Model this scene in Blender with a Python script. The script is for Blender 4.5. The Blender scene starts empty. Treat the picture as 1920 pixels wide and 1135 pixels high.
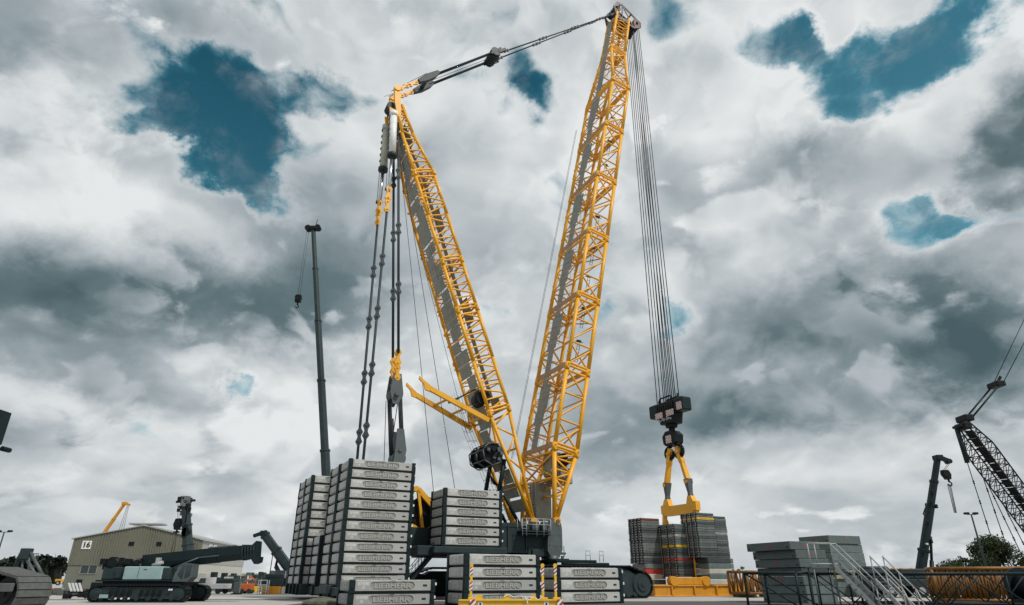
import bpy, bmesh, math, random
from mathutils import Vector, Matrix
random.seed(7)
R = math.radians
V = Vector
scn = bpy.context.scene
COL = scn.collection

# ------------------------------------------------------------------ camera
CH, PITCH, FPX = 1.47, R(23.9), 1170.0
cd = bpy.data.cameras.new('camera'); cam = bpy.data.objects.new('camera', cd); COL.objects.link(cam)
cam.location = (0, 0, CH); cam.rotation_euler = (R(90) + PITCH, 0, 0)
cd.sensor_width = 36; cd.lens = 36 * FPX / 1920; cd.clip_start = .1; cd.clip_end = 6000
scn.camera = cam
FW = V((0, math.cos(PITCH), math.sin(PITCH))); UP = V((0, -math.sin(PITCH), math.cos(PITCH)))

def ray(x, y): return FW * FPX + V((1, 0, 0)) * (x - 960) + UP * (567.5 - y)
def at(x, y, D):                       # point of the place seen at photo pixel x,y at forward distance D
    d = ray(x, y); return V((0, 0, CH)) + d * (D / d.y)

# ------------------------------------------------------------------ materials
def mat(name, col, rough=.6, metal=0., var=.18, scale=3., dirt=0., dirtcol=(.03, .025, .02), bump=.0, rnd=0., streak=False, coat=0., spec=None):
    m = bpy.data.materials.new(name); m.use_nodes = True
    nt = m.node_tree; N = nt.nodes; L = nt.links
    bs = N['Principled BSDF']
    tc = N.new('ShaderNodeTexCoord')
    n1 = N.new('ShaderNodeTexNoise'); n1.inputs['Scale'].default_value = scale; n1.inputs['Detail'].default_value = 6; n1.inputs['Roughness'].default_value = .62
    L.new(tc.outputs['Object'], n1.inputs['Vector'])
    r1 = N.new('ShaderNodeMapRange'); r1.inputs[1].default_value = .25; r1.inputs[2].default_value = .75
    r1.inputs[3].default_value = 1 - var; r1.inputs[4].default_value = 1 + var
    L.new(n1.outputs['Fac'], r1.inputs[0])
    fac = r1.outputs[0]
    if rnd:
        oi = N.new('ShaderNodeObjectInfo'); rr = N.new('ShaderNodeMapRange'); rr.inputs[3].default_value = 1 - rnd; rr.inputs[4].default_value = 1 + rnd
        L.new(oi.outputs['Random'], rr.inputs[0])
        mm = N.new('ShaderNodeMath'); mm.operation = 'MULTIPLY'; L.new(fac, mm.inputs[0]); L.new(rr.outputs[0], mm.inputs[1]); fac = mm.outputs[0]
    mul = N.new('ShaderNodeVectorMath'); mul.operation = 'SCALE'; mul.inputs[0].default_value = col
    L.new(fac, mul.inputs['Scale'])
    out = mul.outputs[0]
    if dirt:
        mp = N.new('ShaderNodeMapping'); mp.inputs['Scale'].default_value = (1, 1, .18 if streak else 1)
        L.new(tc.outputs['Object'], mp.inputs['Vector'])
        n2 = N.new('ShaderNodeTexNoise'); n2.inputs['Scale'].default_value = scale * 1.7; n2.inputs['Detail'].default_value = 8; n2.inputs['Roughness'].default_value = .7
        L.new(mp.outputs[0], n2.inputs['Vector'])
        r2 = N.new('ShaderNodeMapRange'); r2.inputs[1].default_value = .5; r2.inputs[2].default_value = .78; r2.inputs[4].default_value = dirt
        L.new(n2.outputs['Fac'], r2.inputs[0])
        mx = N.new('ShaderNodeMix'); mx.data_type = 'RGBA'; L.new(r2.outputs[0], mx.inputs['Factor'])
        L.new(out, mx.inputs['A']); mx.inputs['B'].default_value = (*dirtcol, 1); out = mx.outputs['Result']
    L.new(out, bs.inputs['Base Color'])
    bs.inputs['Roughness'].default_value = rough; bs.inputs['Metallic'].default_value = metal
    if spec is not None: bs.inputs['Specular IOR Level'].default_value = spec
    if coat: bs.inputs['Coat Weight'].default_value = coat
    if bump:
        bp = N.new('ShaderNodeBump'); bp.inputs['Strength'].default_value = bump; bp.inputs['Distance'].default_value = .02
        n3 = N.new('ShaderNodeTexNoise'); n3.inputs['Scale'].default_value = scale * 6; n3.inputs['Detail'].default_value = 4
        L.new(tc.outputs['Object'], n3.inputs['Vector']); L.new(n3.outputs['Fac'], bp.inputs['Height']); L.new(bp.outputs[0], bs.inputs['Normal'])
    return m

M = {}
M['yellow'] = mat('crane_yellow', (.77, .375, .012), .45, var=.13, scale=.8, dirt=.5, dirtcol=(.32, .14, .014), rnd=.07)
M['yellow2'] = mat('rigging_yellow', (.72, .44, .015), .5, var=.1, scale=2, dirt=.4, dirtcol=(.25, .15, .02))
M['orange'] = mat('tray_yellow', (.60, .26, .012), .5, var=.14, scale=1.2, dirt=.5, dirtcol=(.2, .08, .015), streak=True)
M['dark'] = mat('dark_steel', (.027, .042, .045), .5, var=.25, scale=1.5, dirt=.4, dirtcol=(.02, .028, .03), spec=.22)
M['dark2'] = mat('dark_green_steel', (.011, .022, .025), .5, var=.2, scale=2, dirt=.3, dirtcol=(.03, .034, .032), spec=.18)
M['black'] = mat('black_steel', (.007, .010, .011), .55, var=.3, scale=3, spec=.2)
M['grey'] = mat('grey_steel', (.075, .095, .098), .5, var=.2, scale=1.6, dirt=.4, dirtcol=(.05, .055, .055))
M['walk'] = mat('walkway_mesh_grey', (.26, .26, .22), .7, var=.2, scale=1.4, dirt=.45, dirtcol=(.15, .15, .125))
M['rail'] = mat('galvanised_rail', (.33, .355, .355), .55, metal=.0, var=.12, scale=4)
M['rope'] = mat('steel_rope', (.02, .024, .028), .6, metal=.1, var=.2, scale=8)
M['rod'] = mat('pendant_rod', (.016, .028, .034), .6, var=.2, scale=2)
M['white'] = mat('white_paint', (.72, .73, .72), .5, var=.08, scale=2, dirt=.25, dirtcol=(.3, .3, .28))
M['chrome'] = mat('piston_rod', (.55, .58, .6), .25, metal=.9, var=.05)
M['concrete'] = mat('ballast_concrete', (.41, .417, .40), .8, var=.18, scale=2.2, dirt=.7, dirtcol=(.20, .215, .20), bump=.3, rnd=.17, streak=True)
M['letter'] = mat('cast_letter', (.36, .365, .34), .8, var=.12, scale=5)
M['recess'] = mat('shaded_recess', (.28, .285, .265), .85, var=.15, scale=4)  # same casting, with the shade of the recess put into its colour
M['red'] = mat('red_paint', (.42, .04, .03), .5, var=.15, scale=3)
M['glass'] = mat('dark_glass', (.03, .045, .05), .1, var=.05)
M['teal'] = mat('teal_panel', (.28, .40, .41), .45, var=.1, scale=1.2, dirt=.3, dirtcol=(.15, .2, .2))
M['rubber'] = mat('tyre_rubber', (.022, .024, .025), .85, var=.2, scale=5)
M['lead'] = mat('steel_plate_grey', (.135, .155, .152), .6, var=.2, scale=2, dirt=.5, dirtcol=(.05, .06, .06), rnd=.36, streak=True)
M['leaddark'] = mat('steel_plate_dark', (.055, .07, .072), .6, var=.2, scale=2, dirt=.4, dirtcol=(.025, .03, .03), rnd=.3)
M['slabgrey'] = mat('painted_slab_grey', (.105, .14, .137), .65, var=.14, scale=1.5, dirt=.8, dirtcol=(.05, .06, .05), rnd=.2, streak=True, bump=.1)
M['pale'] = mat('pale_concrete', (.42, .42, .37), .8, var=.15, scale=2, dirt=.4, dirtcol=(.2, .2, .16))
M['rust'] = mat('rust_red', (.16, .035, .015), .8, var=.3, scale=4)
M['crossb'] = mat('worn_cross_plate', (.42, .24, .12), .6, var=.2, scale=2, dirt=.5, dirtcol=(.25, .22, .18))
M['amber'] = mat('amber_lattice', (.20, .085, .010), .55, var=.3, scale=2, dirt=.6, dirtcol=(.10, .05, .015))
M['bark'] = mat('bark', (.09, .07, .05), .9, var=.3, scale=6)
def leafmat(n, c): 
    m = mat(n, c, .6, var=.5, scale=.9, spec=.3); return m
M['wood'] = leafmat('far_wood', (.014, .022, .014)); M['leaf'] = leafmat('leaves_dark', (.035, .055, .018)); M['leaf2'] = leafmat('leaves_bright', (.09, .14, .03))
def stripes(name, c1, c2, k, ang=45, rx=0):
    m = bpy.data.materials.new(name); m.use_nodes = True; nt = m.node_tree; N = nt.nodes; L = nt.links
    tc = N.new('ShaderNodeTexCoord'); mp = N.new('ShaderNodeMapping'); mp.inputs['Rotation'].default_value = (R(rx), R(ang), 0)
    w = N.new('ShaderNodeTexWave'); w.bands_direction = 'Z'; w.inputs['Scale'].default_value = k
    cr = N.new('ShaderNodeValToRGB'); cr.color_ramp.interpolation = 'CONSTANT'
    cr.color_ramp.elements[0].color = (*c1, 1); cr.color_ramp.elements[1].position = .5; cr.color_ramp.elements[1].color = (*c2, 1)
    L.new(tc.outputs['Object'], mp.inputs[0]); L.new(mp.outputs[0], w.inputs['Vector']); L.new(w.outputs['Fac'], cr.inputs[0])
    L.new(cr.outputs[0], N['Principled BSDF'].inputs['Base Color']); N['Principled BSDF'].inputs['Roughness'].default_value = .5
    return m
M['hazard'] = stripes('red_white_stripes', (.75, .74, .7), (.30, .03, .03), 1.7)
M['ystripe'] = stripes('red_white_post_stripes', (.75, .72, .66), (.33, .03, .03), 2.6, 40)

def cladding(name, col, k=2.2):
    m = mat(name, col, .55, var=.07, scale=.4, dirt=.2, dirtcol=tuple(c * .6 for c in col), streak=True)
    nt = m.node_tree; N = nt.nodes; L = nt.links
    tc = N.new('ShaderNodeTexCoord'); w = N.new('ShaderNodeTexWave'); w.bands_direction = 'X'; w.inputs['Scale'].default_value = k
    L.new(tc.outputs['Object'], w.inputs['Vector'])
    bp = N.new('ShaderNodeBump'); bp.inputs['Strength'].default_value = 1.0; bp.inputs['Distance'].default_value = .12
    L.new(w.outputs['Fac'], bp.inputs['Height']); L.new(bp.outputs[0], N['Principled BSDF'].inputs['Normal'])
    return m
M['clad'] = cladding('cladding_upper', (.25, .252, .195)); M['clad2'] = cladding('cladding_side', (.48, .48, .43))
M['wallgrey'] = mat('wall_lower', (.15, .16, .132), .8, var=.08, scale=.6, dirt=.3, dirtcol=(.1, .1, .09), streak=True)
M['roofm'] = mat('roof_sheet', (.33, .34, .32), .5, var=.1, scale=.5)

# ------------------------------------------------------------------ mesh collector
def frame_of(p, q, up=None):
    d = (q - p); l = d.length; d = d / l if l else V((0, 0, 1))
    up = up or (V((0, 0, 1)) if abs(d.z) < .95 else V((0, 1, 0)))
    s = d.cross(up).normalized(); u = s.cross(d).normalized()
    return d, s, u, l

class MB:
    def __init__(s): s.v = []; s.f = []; s.m = []; s.s = []
    def face(s, idx, m=0, sm=False): s.f.append(idx); s.m.append(m); s.s.append(sm)
    def hexa(s, c, m=0):               # 8 corners, bottom ring then top ring
        o = len(s.v); s.v += [V(x) for x in c]
        for q in ((3, 2, 1, 0), (4, 5, 6, 7), (0, 1, 5, 4), (1, 2, 6, 5), (2, 3, 7, 6), (3, 0, 4, 7)): s.face([o + i for i in q], m)
        return s
    def box(s, x0, x1, y0, y1, z0, z1, m=0):
        return s.hexa([(x0, y0, z0), (x1, y0, z0), (x1, y1, z0), (x0, y1, z0), (x0, y0, z1), (x1, y0, z1), (x1, y1, z1), (x0, y1, z1)], m)
    def bbox(s, x0, x1, y0, y1, z0, z1, bv=.02, m=0, seg=1):
        bm = bmesh.new(); bmesh.ops.create_cube(bm, size=1)
        for v in bm.verts: v.co = V(((x0 + x1) / 2 + v.co.x * (x1 - x0), (y0 + y1) / 2 + v.co.y * (y1 - y0), (z0 + z1) / 2 + v.co.z * (z1 - z0)))
        bmesh.ops.bevel(bm, geom=bm.edges[:], offset=bv, segments=seg, affect='EDGES', profile=.5)
        s.add_bm(bm, m); return s
    def add_bm(s, bm, m=0, mtx=None):
        o = len(s.v); bm.verts.index_update()
        for v in bm.verts: s.v.append((mtx @ v.co) if mtx else v.co.copy())
        for f in bm.faces: s.face([o + v.index for v in f.verts], m)
        bm.free()
    def add_mesh(s, me, mtx, m=0):
        o = len(s.v)
        for v in me.vertices: s.v.append(mtx @ v.co)
        for f in me.polygons: s.face([o + i for i in f.vertices], m)
    def beam(s, p, q, w, h, w2=None, h2=None, up=None, m=0):
        p = V(p); q = V(q); d, sd, u, l = frame_of(p, q, up); w2 = w if w2 is None else w2; h2 = h if h2 is None else h2
        a = [p + sd * (i * w / 2) + u * (j * h / 2) for i, j in ((-1, -1), (1, -1), (1, 1), (-1, 1))]
        b = [q + sd * (i * w2 / 2) + u * (j * h2 / 2) for i, j in ((-1, -1), (1, -1), (1, 1), (-1, 1))]
        return s.hexa(a + b, m)
    def tube(s, p, q, r, r2=None, n=7, m=0, caps=True):
        p = V(p); q = V(q); r2 = r if r2 is None else r2
        if (q - p).length < 1e-6: return s
        d, sd, u, l = frame_of(p, q); o = len(s.v)
        for c, rr in ((p, r), (q, r2)):
            for i in range(n):
                t = 2 * math.pi * i / n; s.v.append(c + sd * (math.cos(t) * rr) + u * (math.sin(t) * rr))
        for i in range(n): j = (i + 1) % n; s.face([o + i, o + j, o + n + j, o + n + i], m, True)
        if caps: s.face([o + i for i in range(n)][::-1], m); s.face([o + n + i for i in range(n)], m)
        return s
    def path(s, pts, r, n=6, m=0):
        for a, b in zip(pts[:-1], pts[1:]): s.tube(a, b, r, n=n, m=m)
        return s
    def prism(s, pts, ext, m=0):       # planar polygon swept along ext
        o = len(s.v); k = len(pts); ext = V(ext)
        s.v += [V(p) for p in pts] + [V(p) + ext for p in pts]
        s.face([o + i for i in range(k)][::-1], m); s.face([o + k + i for i in range(k)], m)
        for i in range(k): j = (i + 1) % k; s.face([o + i, o + j, o + k + j, o + k + i], m)
        return s
    def ball(s, c, r, m=0, sx=1, sy=1, sz=1):
        bm = bmesh.new(); bmesh.ops.create_icosphere(bm, subdivisions=2, radius=r)
        s.add_bm(bm, m, Matrix.Translation(V(c)) @ Matrix.Diagonal((sx, sy, sz, 1))); return s
    def mesh(s, name, mats, off=V((0, 0, 0))):
        me = bpy.data.meshes.new(name); me.from_pydata([v - off for v in s.v], [], s.f)
        for mm in mats: me.materials.append(mm)
        me.polygons.foreach_set('material_index', s.m); me.polygons.foreach_set('use_smooth', s.s)
        bm = bmesh.new(); bm.from_mesh(me); bmesh.ops.recalc_face_normals(bm, faces=bm.faces[:]); bm.to_mesh(me); bm.free()
        me.update(); return me
    def build(s, name, mats, parent=None, loc=None, world=False, label=None):
        mats = mats if isinstance(mats, (list, tuple)) else [mats]
        off = V((0, 0, 0))
        if world:
            r = parent
            while r is not None: off = off + r.location; r = r.parent
            if parent is None and loc is not None: off = V(loc)
        o = bpy.data.objects.new(name, s.mesh(name, mats, off)); COL.objects.link(o)
        if parent is not None: o.parent = parent
        elif loc is not None: o.location = loc
        if label: o['label'] = label
        return o

def tag(o, label, cat, group=None):
    o['label'] = label; o['category'] = cat; o['kind'] = 'thing'
    if group: o['group'] = group
    return o
def thing(name, label, cat, loc=(0, 0, 0), rotz=0., group=None):
    o = bpy.data.objects.new(name, None); COL.objects.link(o); o.location = loc; o.rotation_euler = (0, 0, rotz); o.empty_display_size = .3
    return tag(o, label, cat, group)
def struct(o, kind='structure'): o['kind'] = kind; return o
def copy_tree(o, loc=None, rotz=None, parent=None):
    c = o.copy(); COL.objects.link(c); c.parent = parent
    if loc is not None: c.location = loc
    if rotz is not None: c.rotation_euler = (0, 0, rotz)
    for ch in o.children: copy_tree(ch, parent=c)
    return c
ORD = ['topmost', 'second', 'third', 'fourth', 'fifth', 'sixth', 'seventh', 'eighth', 'ninth', 'tenth', 'eleventh', 'twelfth', 'thirteenth',
       'fourteenth', 'fifteenth', 'sixteenth', 'seventeenth', 'eighteenth', 'nineteenth', 'twentieth', 'twenty-first', 'twenty-second', 'twenty-third', 'twenty-fourth']
def rank(k, n):                        # k counted from the top
    if k == 0: return 'topmost'
    if k == n - 1: return 'lowest'
    return ORD[k] + ' from the top'

def text_mesh(s, size, extrude=.015, bold=.0):
    c = bpy.data.curves.new('lettering', 'FONT'); c.body = s; c.size = size; c.extrude = extrude; c.align_x = 'CENTER'; c.align_y = 'CENTER'; c.offset = bold; c.resolution_u = 3
    o = bpy.data.objects.new('lettering', c); COL.objects.link(o); bpy.context.view_layer.update()
    me = bpy.data.meshes.new_from_object(o.evaluated_get(bpy.context.evaluated_depsgraph_get()))
    bpy.data.objects.remove(o); bpy.data.curves.remove(c)
    return me
def facing(loc, rz=0., sx=1.):         # text standing upright on a wall that looks along -y (turned by rz)
    return Matrix.Translation(V(loc)) @ Matrix.Rotation(rz, 4, 'Z') @ Matrix.Rotation(R(90), 4, 'X') @ Matrix.Diagonal((sx, 1, 1, 1))

# ------------------------------------------------------------------ sky: Nishita blue behind procedural cloud cover
SUN_EL, SUN_AZ = R(52), R(128)          # azimuth clockwise from +y (forward): right of and behind the camera
W = bpy.data.worlds.new('World'); scn.world = W; W.use_nodes = True
nt = W.node_tree; N = nt.nodes; L = nt.links
for n in list(N): N.remove(n)
def S(x):                               # link or value into a socket
    return x
def put(sock, x):
    if isinstance(x, bpy.types.NodeSocket): L.new(x, sock)
    else: sock.default_value = x
def ma(op, a, b=0., c=None, clamp=False):
    n = N.new('ShaderNodeMath'); n.operation = op; n.use_clamp = clamp; put(n.inputs[0], a); put(n.inputs[1], b)
    if c is not None: put(n.inputs[2], c)
    return n.outputs[0]
def vm(op, a, b=None, sc=None):
    n = N.new('ShaderNodeVectorMath'); n.operation = op; put(n.inputs[0], a)
    if b is not None: put(n.inputs[1], b)
    if sc is not None: put(n.inputs['Scale'], sc)
    return n.outputs[0]
def mr(x, a, b, c, d, kind='LINEAR'):
    n = N.new('ShaderNodeMapRange'); n.interpolation_type = kind; put(n.inputs[0], x)
    for i, q in enumerate((a, b, c, d)): put(n.inputs[1 + i], q)
    return n.outputs[0]
def noise(v, sc, det, rough=.55, dist=0., col=False, dim='3D', lac=2.0):
    n = N.new('ShaderNodeTexNoise'); n.noise_dimensions = dim; put(n.inputs['Vector'], v); n.inputs['Scale'].default_value = sc; n.inputs['Detail'].default_value = det
    n.inputs['Roughness'].default_value = rough; n.inputs['Distortion'].default_value = dist; n.inputs['Lacunarity'].default_value = lac
    return n.outputs['Color'] if col else n.outputs['Fac']
def comb(x, y, z=0.):
    n = N.new('ShaderNodeCombineXYZ'); put(n.inputs[0], x); put(n.inputs[1], y); put(n.inputs[2], z); return n.outputs[0]
def mixc(f, a, b):
    n = N.new('ShaderNodeMix'); n.data_type = 'RGBA'; put(n.inputs['Factor'], f); put(n.inputs['A'], a); put(n.inputs['B'], b); return n.outputs['Result']

tc = N.new('ShaderNodeTexCoord').outputs['Generated']
sp = N.new('ShaderNodeSeparateXYZ'); L.new(tc, sp.inputs[0]); dx, dy, dz = sp.outputs
az = ma('ARCTAN2', dx, dy); el = ma('ARCSINE', dz)
# direction with the low sky compressed, so that far cloud lies in thin banks and near cloud heaps up
zz = ma('ADD', ma('MULTIPLY', dz, 1.25), ma('MULTIPLY', ma('SUBTRACT', 1., ma('EXPONENT', ma('MULTIPLY', dz, -9.))), .20))
Q = comb(dx, dy, zz)
w1 = vm('SUBTRACT', noise(Q, 3.2, 4, .55, col=True), (.5, .5, .5))
PW = vm('ADD', Q, vm('SCALE', w1, sc=.16))
w2 = vm('SUBTRACT', noise(Q, 5.0, 8, .62, col=True), (.5, .5, .5))
AE = vm('ADD', comb(az, el), vm('MULTIPLY', w2, (.26, .17, 0.)))
def azel(x, y):
    d = ray(x, y).normalized(); return V((math.atan2(d.x, d.y), math.asin(d.z), 0))
def blob(acc, px, py, rx, ry, amp, rot=0., src=None):
    c = azel(px, py); ca, sa = math.cos(R(rot)), math.sin(R(rot))
    e1 = azel(px + rx * ca, py + rx * sa) - c; e2 = azel(px - ry * sa, py + ry * ca) - c
    n = N.new('ShaderNodeMapping'); n.vector_type = 'TEXTURE'; L.new(src or AE, n.inputs[0])
    n.inputs['Location'].default_value = c; n.inputs['Rotation'].default_value = (0, 0, math.atan2(e1.y, e1.x)); n.inputs['Scale'].default_value = (e1.length * 1.35, e2.length * 1.35, 1)
    g = N.new('ShaderNodeTexGradient'); g.gradient_type = 'SPHERICAL'; L.new(n.outputs[0], g.inputs[0])
    return ma('MULTIPLY_ADD', mr(g.outputs['Fac'], 0., .8, 0., 1., 'SMOOTHSTEP'), amp, acc)
cov = .40
for q in [  # openings of blue (negative) and stray cloud (positive)
    (395, 185, 175, 74, -.60), (270, 238, 90, 28, -.36, 8), (465, 265, 98, 110, -.60), (400, 300, 130, 55, -.50, 38), (490, 370, 95, 45, -.46, 42), (412, 103, 62, 34, -.38), (622, 178, 75, 36, -.36), (480, 410, 45, 25, -.3, 40),
    (1600, 95, 270, 95, -.66, -8), (1745, 75, 170, 75, -.58, -45), (1575, 205, 140, 60, -.52, -5), (1430, 65, 150, 75, -.50), (1250, 40, 85, 70, -.46), (1530, 35, 50, 60, .62), (1400, 110, 70, 40, .12),
    (1725, 412, 80, 60, -.60), (1805, 395, 55, 50, -.50), (1885, 412, 110, 34, -.52), (1600, 225, 70, 35, -.30), (1290, 580, 62, 34, -.36), (1145, 585, 50, 25, -.26), (460, 728, 50, 24, -.44), (995, 150, 45, 75, -.30, -20), (1025, 190, 60, 40, -.24),
    (940, 590, 60, 45, -.26), (970, 665, 40, 30, -.22), (1180, 150, 40, 60, -.2), (1620, 440, 40, 20, -.25), (1480, 20, 30, 30, -.15)]:
    cov = blob(cov, *q)
bri = 0.
for q in [
    (60, 40, 330, 95, -.20), (20, 170, 120, 90, -.05), (100, 520, 230, 105, -.36), (300, 600, 330, 110, -.34), (560, 590, 240, 120, -.20), (40, 690, 150, 60, -.18), (330, 740, 230, 45, -.18), (230, 830, 230, 30, -.12), (60, 860, 120, 60, -.16), (450, 900, 260, 45, -.10),
    (1640, 590, 330, 150, -.42), (1860, 690, 200, 120, -.40), (1905, 265, 90, 140, -.46), (1380, 640, 180, 110, -.16), (1230, 770, 260, 75, -.30), (1500, 770, 250, 60, -.26), (1540, 310, 210, 60, -.16), (1120, 850, 160, 60, -.18), (1560, 950, 150, 50, -.12), (1300, 420, 240, 80, -.08),
    (640, 430, 120, 150, -.10), (830, 200, 130, 60, -.03), (650, 500, 230, 60, -.10), (1850, 560, 120, 60, -.05),
    (130, 370, 220, 60, .20), (330, 420, 170, 60, .20, 30), (250, 130, 170, 70, .06), (600, 250, 110, 50, .16), (760, 80, 220, 70, .08), (620, 690, 300, 70, .20), (720, 760, 260, 60, .16), (360, 830, 200, 30, .08), (880, 620, 120, 90, .12), (160, 760, 160, 26, .14), (120, 930, 120, 40, .12), (600, 950, 300, 80, .10),
    (1010, 330, 170, 150, .12), (1130, 200, 120, 100, .10), (1330, 210, 170, 110, .18), (1500, 245, 90, 50, .12), (1700, 250, 170, 90, .22, -35), (1850, 120, 120, 90, .20, -40), (1760, 490, 160, 60, .16), (1380, 300, 120, 60, .08), (1010, 560, 110, 90, .10), (1370, 950, 300, 90, .12), (1200, 920, 160, 50, .12), (1380, 520, 120, 50, .08), (1300, 50, 80, 40, .12), (1780, 790, 160, 50, .10)]:
    bri = blob(bri, *q)
SUNW = V((.35, -.15, .92)).normalized()                          # tops of the heaps are lit, bases are dark
def billow(v, sc):
    return ma('ABSOLUTE', ma('MULTIPLY_ADD', noise(v, sc, 0), 2., -1.))
def heap(v, sc, det=9):                                          # large fbm with round heaps on its rim
    x = ma('ADD', ma('MULTIPLY', billow(v, sc * 2.7), .19), ma('MULTIPLY', billow(v, sc * 6.5), .10))
    return ma('ADD', noise(v, sc, det, .55), ma('SUBTRACT', x, .075))
def mixf(f, a_, b_): return ma('MULTIPLY_ADD', f, ma('SUBTRACT', b_, a_), a_)
h0 = heap(PW, 3.4)
n_fine = noise(PW, 24., 5, .62)
dens = ma('ADD', ma('MULTIPLY_ADD', ma('SUBTRACT', h0, .5), 1.75, cov), ma('MULTIPLY', ma('SUBTRACT', n_fine, .5), .34))
wisp = ma('MULTIPLY', mr(noise(vm('ADD', PW, (4.4, 2.2, 8.1)), 7.5, 8, .62), .47, .74, 0., .8, 'SMOOTHSTEP'), mr(dens, -.62, -.05, .25, 1.))
alpha = ma('MAXIMUM', mr(dens, -.27, .15, 0., 1., 'SMOOTHSTEP'), wisp)
edge = mr(dens, .02, .42, 1., 0., 'SMOOTHSTEP')                   # thin cloud round the openings glows
base = ma('MULTIPLY_ADD', bri, .74, .60)
lum = ma('ADD', base, ma('MULTIPLY', ma('SUBTRACT', noise(PW, 4.5, 6, .5), .5), .45))
for off, sc_, thr, amp in ((V((3.1, 1.7, .4)), 1.9, .06, .95), (V((7.7, 4.2, 2.9)), 2.7, -.06, .9), (V((1.3, 9.4, 6.1)), 4.2, -.10, .42)):
    v0 = vm('ADD', PW, tuple(off)); f0 = heap(v0, sc_); f1 = heap(vm('ADD', v0, tuple(SUNW * (.22 / sc_))), sc_, 4)
    D = ma('ADD', ma('MULTIPLY_ADD', ma('SUBTRACT', f0, .5), 2.2, thr), ma('MULTIPLY', ma('SUBTRACT', n_fine, .5), .30))
    u = ma('MULTIPLY_ADD', ma('SUBTRACT', f0, f1), 1.75, .5, clamp=True)      # 1 on the sunlit upper rim, 0 under the base
    al = mr(D, 0., ma('MULTIPLY_ADD', u, -.32, .40), 0., 1., 'SMOOTHSTEP')
    rim = mr(D, .0, .45, 1., 0., 'SMOOTHSTEP')
    lk = ma('ADD', ma('ADD', base, ma('MULTIPLY', ma('SUBTRACT', u, .47), .74)), ma('MULTIPLY', ma('MULTIPLY', rim, u), .20))
    lum = mixf(ma('MULTIPLY', al, amp), lum, lk)
lum = ma('ADD', ma('ADD', lum, ma('MULTIPLY', edge, .11)), ma('MULTIPLY', ma('SUBTRACT', n_fine, .5), .12))
hz = mr(el, 0., .20, 1., 0., 'SMOOTHSTEP')
lum = mixc(ma('MULTIPLY', hz, .25), lum, .70) if False else ma('ADD', lum, ma('MULTIPLY', hz, .07))
cr = N.new('ShaderNodeValToRGB'); L.new(lum, cr.inputs[0])
def lin(r, g, b): return tuple((c / 255 / 12.92 if c / 255 <= .04045 else ((c / 255 + .055) / 1.055) ** 2.4) for c in (r, g, b)) + (1,)
E = cr.color_ramp.elements
E[0].position = .12; E[0].color = lin(74, 95, 101)
E[1].position = .92; E[1].color = lin(229, 232, 233)
for p_, c_ in ((.30, (98, 117, 123)), (.46, (142, 155, 160)), (.60, (178, 186, 191)), (.76, (207, 212, 214))):
    e = E.new(p_); e.color = lin(*c_)
sky = N.new('ShaderNodeTexSky'); sky.sky_type = 'NISHITA'; sky.sun_disc = False; sky.sun_elevation = SUN_EL; sky.sun_rotation = SUN_AZ
sky.air_density = 1.0; sky.dust_density = .4; sky.ozone_density = 3.0
blue = vm('MULTIPLY', sky.outputs[0], (.014, .058, .049))
blue = vm('ADD', blue, vm('SCALE', (.03, .10, .12), sc=mr(dens, -.40, .02, 0., 1., 'SMOOTHSTEP')))
blue = vm('ADD', blue, vm('SCALE', (.035, .075, .088), sc=ma('ADD', mr(dx, -.1, .5, 0., .7, 'SMOOTHSTEP'), mr(el, .30, .85, .75, 0., 'SMOOTHSTEP'))))
final = mixc(alpha, blue, cr.outputs[0])
bg = N.new('ShaderNodeBackground'); L.new(final, bg.inputs[0]); bg.inputs[1].default_value = 1.0
ow = N.new('ShaderNodeOutputWorld'); L.new(bg.outputs[0], ow.inputs[0])
W.cycles.sampling_method = 'MANUAL'; W.cycles.sample_map_resolution = 256

sl = bpy.data.lights.new('sun', 'SUN'); sl.energy = 2.8; sl.angle = R(4); sl.color = (1, .95, .88)
so = bpy.data.objects.new('sun', sl); COL.objects.link(so)
sdir = V((math.sin(SUN_AZ) * math.cos(SUN_EL), math.cos(SUN_AZ) * math.cos(SUN_EL), math.sin(SUN_EL)))
so.rotation_euler = sdir.to_track_quat('Z', 'Y').to_euler(); so.location = sdir * 100
scn.view_settings.view_transform = 'Standard'; scn.view_settings.look = 'None'; scn.view_settings.exposure = 0; scn.view_settings.gamma = 1
# ------------------------------------------------------------------ ground
gm = mat('yard_concrete', (.40, .39, .365), .85, var=.12, scale=.12, dirt=.45, dirtcol=(.24, .235, .22), bump=.1)
g = MB(); g.v = [V(p) for p in ((-2500, -400, 0), (2500, -400, 0), (2500, 4500, 0), (-2500, 4500, 0))]; g.face([0, 1, 2, 3])
struct(g.build('ground', gm))
band_mat = mat('yard_dark_grey', (.07, .072, .072), .9, var=.2, scale=.3, dirt=.3, dirtcol=(.12, .12, .115))
g = MB()
for i, (x0, x1, y0, y1) in enumerate(((-200, -2, 52.6, 54.6), (-14, 200, 29, 50))):
    o = len(g.v); g.v += [V(p) for p in ((x0, y0, .004), (x1, y0, .004), (x1, y1, .004), (x0, y1, .004))]; g.face([o, o + 1, o + 2, o + 3])
struct(g.build('dark_ground_band', band_mat))  # darker flat bands laid over the yard ground
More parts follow.
